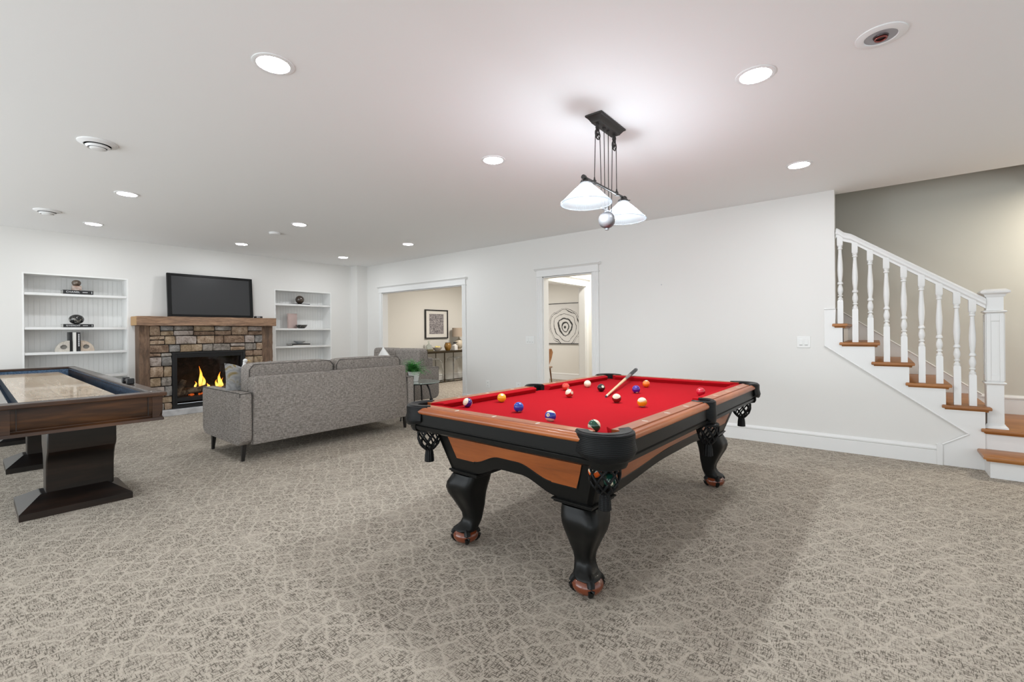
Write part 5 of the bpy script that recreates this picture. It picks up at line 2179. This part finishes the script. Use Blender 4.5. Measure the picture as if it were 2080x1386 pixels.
def bottle(name, label, y, s, mm, stop, x=-8.33, z=ZK, cat='bottle'):
    t = thing(name, label, cat, (x, y, z))
    b = MB()
    b.lathe([(0, 0), (0.060 * s, 0), (0.066 * s, 0.010 * s), (0.066 * s, 0.105 * s), (0.052 * s, 0.125 * s), (0.020 * s, 0.138 * s), (0.018 * s, 0.165 * s), (0.022 * s, 0.170 * s), (0, 0.170 * s)], seg=24)
    b.build('glass_body', mm, t)
    b = MB()
    b.lathe([(0, 0.172 * s), (0.016 * s, 0.172 * s), (0.026 * s, 0.195 * s), (0.022 * s, 0.212 * s), (0, 0.218 * s)], seg=20)
    b.build('stopper', stop, t)


bottle('glass_decanter', 'small clear decanter on a little box at the left end of the console', 7.215, 0.85, 'thin_glass', 'thin_glass', z=ZK + 0.05)
bottle('glass_decanter', 'larger clear decanter with tall stopper behind the bowl on the console', 7.33, 1.15, 'thin_glass', 'thin_glass', x=-8.46)
b = MB()
b.box(-0.07, 0.07, -0.085, 0.085, 0, 0.05)
o = b.build('small_box', mat('olive_brass_box', (0.20, 0.17, 0.10), 0.4, 0.4), bevel=0.003)
o.location = (-8.33, 7.215, ZK)
tag(o, 'small olive brass box under the little decanter on the console', 'box')
t = thing('fruit_bowl', 'pale ribbed bowl with yellow fruit on the console table', 'bowl', (-8.30, 7.45, ZK))
b = MB()
b.lathe([(0, 0), (0.05, 0), (0.055, 0.01), (0.095, 0.045), (0.118, 0.085), (0.112, 0.088), (0.085, 0.05), (0.04, 0.02), (0, 0.018)], seg=32)
b.build('bowl_shell', mat('pale_taupe_ceramic', (0.50, 0.45, 0.40), 0.4), t)
M['lemon'] = mat('lemon_yellow', (0.72, 0.60, 0.22), 0.45)
b = MB()
b.sphere((-8.30, 7.43, ZK + 0.093), 0.036, 16, 12, (1, 1.25, 0.9))
o = b.build('lemon', 'lemon')
tag(o, 'left yellow lemon in the pale bowl on the console', 'lemon', 'lemons in the pale bowl')
b = MB()
b.sphere((-8.28, 7.49, ZK + 0.088), 0.034, 16, 12, (1, 1.2, 0.9))
o = b.build('lemon', 'lemon')
tag(o, 'right yellow lemon in the pale bowl on the console', 'lemon', 'lemons in the pale bowl')
M['amber_glass'] = mat('amber_glass', (0.26, 0.13, 0.02), 0.15, coat=0.5)
t = thing('amber_vase', 'round ribbed amber glass vase in the middle of the console', 'vase', (-8.30, 7.80, ZK))
b = MB()
prof = [(0.0, 0.0), (0.048, 0), (0.056, 0.008), (0.078, 0.06), (0.090, 0.105), (0.084, 0.145), (0.066, 0.168), (0.066, 0.192), (0.060, 0.192), (0, 0.19)]
rings = []
for r, z in prof:
    rings.append([((r + (0.003 if k % 2 else 0) * (r > 0.06)) * math.cos(2 * PI * k / 40), (r + (0.003 if k % 2 else 0) * (r > 0.06)) * math.sin(2 * PI * k / 40), z) for k in range(40)])
b.loft(rings)
b.build('vase_body', 'amber_glass', t, smooth=50)
b = MB()
b.torus((0, 0, 0.192), 0.062, 0.006, 'Z', 28, 6)
b.build('rim', 'blackplastic', t)
t = thing('white_canister', 'white square bottle with black cap next to the lamp', 'bottle', (-8.28, 8.02, ZK))
b = MB()
b.loft([[(sx * q, sy * q, z) for sx, sy in ((-1, -1), (1, -1), (1, 1), (-1, 1))] for q, z in ((0.052, 0), (0.052, 0.115), (0.026, 0.14), (0.024, 0.165))])
b.build('bottle_body', 'ceramic', t, bevel=0.006)
b = MB()
b.lathe([(0, 0.165), (0.036, 0.165), (0.036, 0.20), (0, 0.20)], seg=20)
b.cyl((0, 0, 0.185), (0, 0.085, 0.190), 0.009, 10)
b.build('black_cap', 'blackplastic', t)
t = thing('table_lamp', 'table lamp with beige drum shade and round cream base on the console', 'lamp', (-8.37, 8.25, ZK))
b = MB()
b.lathe([(0, 0), (0.06, 0), (0.06, 0.01), (0.04, 0.02), (0.08, 0.06), (0.115, 0.13), (0.115, 0.18), (0.085, 0.245), (0.03, 0.275), (0.018, 0.30), (0.012, 0.36), (0, 0.36)], seg=32)
b.build('base', mat('cream_gourd', (0.62, 0.54, 0.42), 0.4), t)
M['shade'] = mat('beige_linen_shade', (0.45, 0.36, 0.28), 0.9)
b = MB()
b.lathe([(0.165, 0.335), (0.165, 0.56), (0.162, 0.56), (0.162, 0.335), (0.165, 0.335)], seg=40)
b.build('shade', 'shade', t)

# large square painting seen through the narrow doorway
PCX = -6.13
t = thing('abstract_painting', 'large white canvas with black brushed rings in thin black frame', 'painting', (PCX, 9.75, 1.41))
hp, hq = 0.56, 0.495
b = MB()
b.box(-hp, hp, -0.035, -0.002, -hq, hq)
M['canvas'] = mat('ringed_canvas', (0.7, 0.7, 0.7), 0.8)
t_ = NT(M['canvas'])
tc = t_.n('ShaderNodeTexCoord')
sp = t_.n('ShaderNodeSeparateXYZ')
t_.l(tc.outputs['Object'], sp.inputs[0])
wob = t_.noise(tc.outputs['Object'], 2.2, 2, 0.5)
sub = t_.math('MULTIPLY', t_.math('SUBTRACT', wob.outputs[0], 0.5), 0.30)
dx_ = t_.math('SUBTRACT', sp.outputs[0], 0.03)
dz_ = t_.math('ADD', sp.outputs[2], 0.09)
r2 = t_.math('SQRT', t_.math('ADD', t_.math('MULTIPLY', dx_, dx_), t_.math('MULTIPLY', dz_, dz_)))
r2 = t_.math('ADD', r2, sub)
fine = t_.noise(t_.coord((1, 1, 1)), 26, 4, 0.7)
broad = t_.noise(t_.coord((1, 1, 1)), 3.5, 2, 0.5)
total = None
for rad, wd in ((0.035, 0.020), (0.125, 0.010), (0.205, 0.016), (0.33, 0.0055), (0.43, 0.008), (0.47, 0.004)):
    d = t_.math('ABSOLUTE', t_.math('SUBTRACT', r2, rad))
    wv2 = t_.math('MULTIPLY', t_.math('MAXIMUM', 0.02, t_.math('SUBTRACT', t_.math('MULTIPLY', t_.math('ADD', fine.outputs[0], broad.outputs[0]), 1.6), 1.0)), wd * 2.6)
    g = t_.math('SUBTRACT', 1.0, t_.math('MINIMUM', 1.0, t_.math('DIVIDE', d, wv2)))
    total = g if total is None else t_.math('MAXIMUM', total, g)
t_.color(t_.mix(t_.math('MINIMUM', 1.0, t_.math('MULTIPLY', total, 1.6)), (0.66, 0.65, 0.63), (0.02, 0.02, 0.02)))
cv = b.build('canvas', 'canvas', t, smooth=0)
b = MB()
for x0, x1, z0, z1 in ((-hp - 0.016, -hp, -hq - 0.016, hq + 0.016), (hp, hp + 0.016, -hq - 0.016, hq + 0.016), (-hp, hp, hq, hq + 0.016), (-hp, hp, -hq - 0.016, -hq)):
    b.box(x0, x1, -0.045, -0.002, z0, z1)
b.build('frame', 'blackplastic', t)

# wooden dining chair half hidden by the door jamb
t = thing('wooden_chair', 'brown bentwood chair back showing past the narrow doorway', 'chair', (-5.665, 8.00, 0), math.radians(25))
M['chairwood'] = wood('walnut_ply', (0.16, 0.062, 0.02), (0.27, 0.12, 0.042), (0.38, 0.18, 0.07), 'Z', 1, 0.35)
b = MB()
rings = []
for z, off, hwd in ((0.42, 0.0, 0.14), (0.50, 0.012, 0.17), (0.63, 0.035, 0.22), (0.76, 0.065, 0.245), (0.83, 0.085, 0.21)):
    ring = []
    for k in range(13):
        x = -hwd + 2 * hwd * k / 12
        ring.append((x, 0.20 + off + 0.07 * (1 - (x / 0.25) ** 2), z))
    for k in range(12, -1, -1):
        x = -hwd + 2 * hwd * k / 12
        ring.append((x, 0.212 + off + 0.07 * (1 - (x / 0.25) ** 2), z))
    rings.append(ring)
b.loft(rings)
b.build('backrest', 'chairwood', t, smooth=50)
b = MB()
soft_box(b, -0.24, 0.24, -0.24, 0.24, 0.42, 0.455, 0.016)
b.build('seat', 'chairwood', t)
for sx in (-1, 1):
    for sy in (-1, 1):
        b = MB()
        b.tube([(sx * 0.19, sy * 0.19, 0.42), (sx * 0.23, sy * 0.23, 0.0)], [0.018, 0.012], 10)
        b.build('leg', 'chairwood', t)

# ================================================================== WALL PLATES
def plate(name, label, cat, x, z, wd, ht, n, kind):
    t = thing(name, label, cat, (x, YW, z))
    b = MB()
    b.box(-wd / 2, wd / 2, -0.006, 0, -ht / 2, ht / 2)
    b.build('plate', 'white', t, bevel=0.002)
    for k in range(n):
        cx_ = (k - (n - 1) / 2) * 0.046
        if kind == 'switch':
            b = MB()
            b.box(cx_ - 0.016, cx_ + 0.016, -0.010, -0.006, -0.033, 0.033)
            b.build('rocker', 'white', t, bevel=0.002)
            b = MB()
            b.box(cx_ - 0.012, cx_ + 0.012, -0.0105, -0.0098, -0.032, -0.029)
            b.build('rocker_shadow', 'dark_slot', t, smooth=0)  # dark strip painting the rocker's shadow along its lower edge
        elif kind == 'outlet':
            for zz_ in (-0.025, 0.025):
                b = MB()
                b.box(cx_ - 0.016, cx_ + 0.016, -0.009, -0.006, zz_ - 0.015, zz_ + 0.015)
                s_ = b.build('socket', 'white', t, bevel=0.003)
                b = MB()
                b.box(cx_ - 0.007, cx_ - 0.004, -0.0095, -0.0088, zz_ - 0.004, zz_ + 0.008)
                b.box(cx_ + 0.004, cx_ + 0.007, -0.0095, -0.0088, zz_ - 0.004, zz_ + 0.008)
                b.build('slot', 'dark_slot', s_, smooth=0)
    return t


plate('light_switch', 'white triple switch plate just left of the narrow doorway', 'light switch', -4.10, 1.088, 0.165, 0.115, 3, 'switch')
plate('light_switch', 'white double switch plate on the wall beside the stairs', 'light switch', -0.598, 1.083, 0.118, 0.118, 2, 'switch')
plate('wall_outlet', 'white duplex outlet low on the wall between the two doorways', 'outlet', -4.963, 0.365, 0.072, 0.115, 1, 'outlet')
plate('wall_outlet', 'white outlet low on the wall, half hidden by the pool table rail', 'outlet', -4.33, 0.372, 0.10, 0.115, 1, 'outlet')
b = MB()
b.cyl((0, 0, 0), (0, -0.004, 0), 0.006, 12)
o = b.build('wall_screw', 'steel')
o.location = (-2.08, YW, 1.78)
tag(o, 'tiny nail head on the empty wall right of the narrow doorway', 'nail')

# lamps of the neighbouring spaces
lamp('den_light', 'AREA', (-6.6, 7.7, H - 0.03), 62, (1.0, 0.95, 0.88), (0.6, 0.6))
lamp('hall_light', 'AREA', (-3.4, 7.0, H - 0.03), 38, (1.0, 0.97, 0.90), (0.3, 0.3))
lamp('stair_light', 'AREA', (1.75, 6.15, H - 0.03), 21, (1.0, 0.93, 0.80), (0.25, 0.25))

for o in list(bpy.data.objects):
    for k in ('_world', '_local'):
        if k in o:
            del o[k]
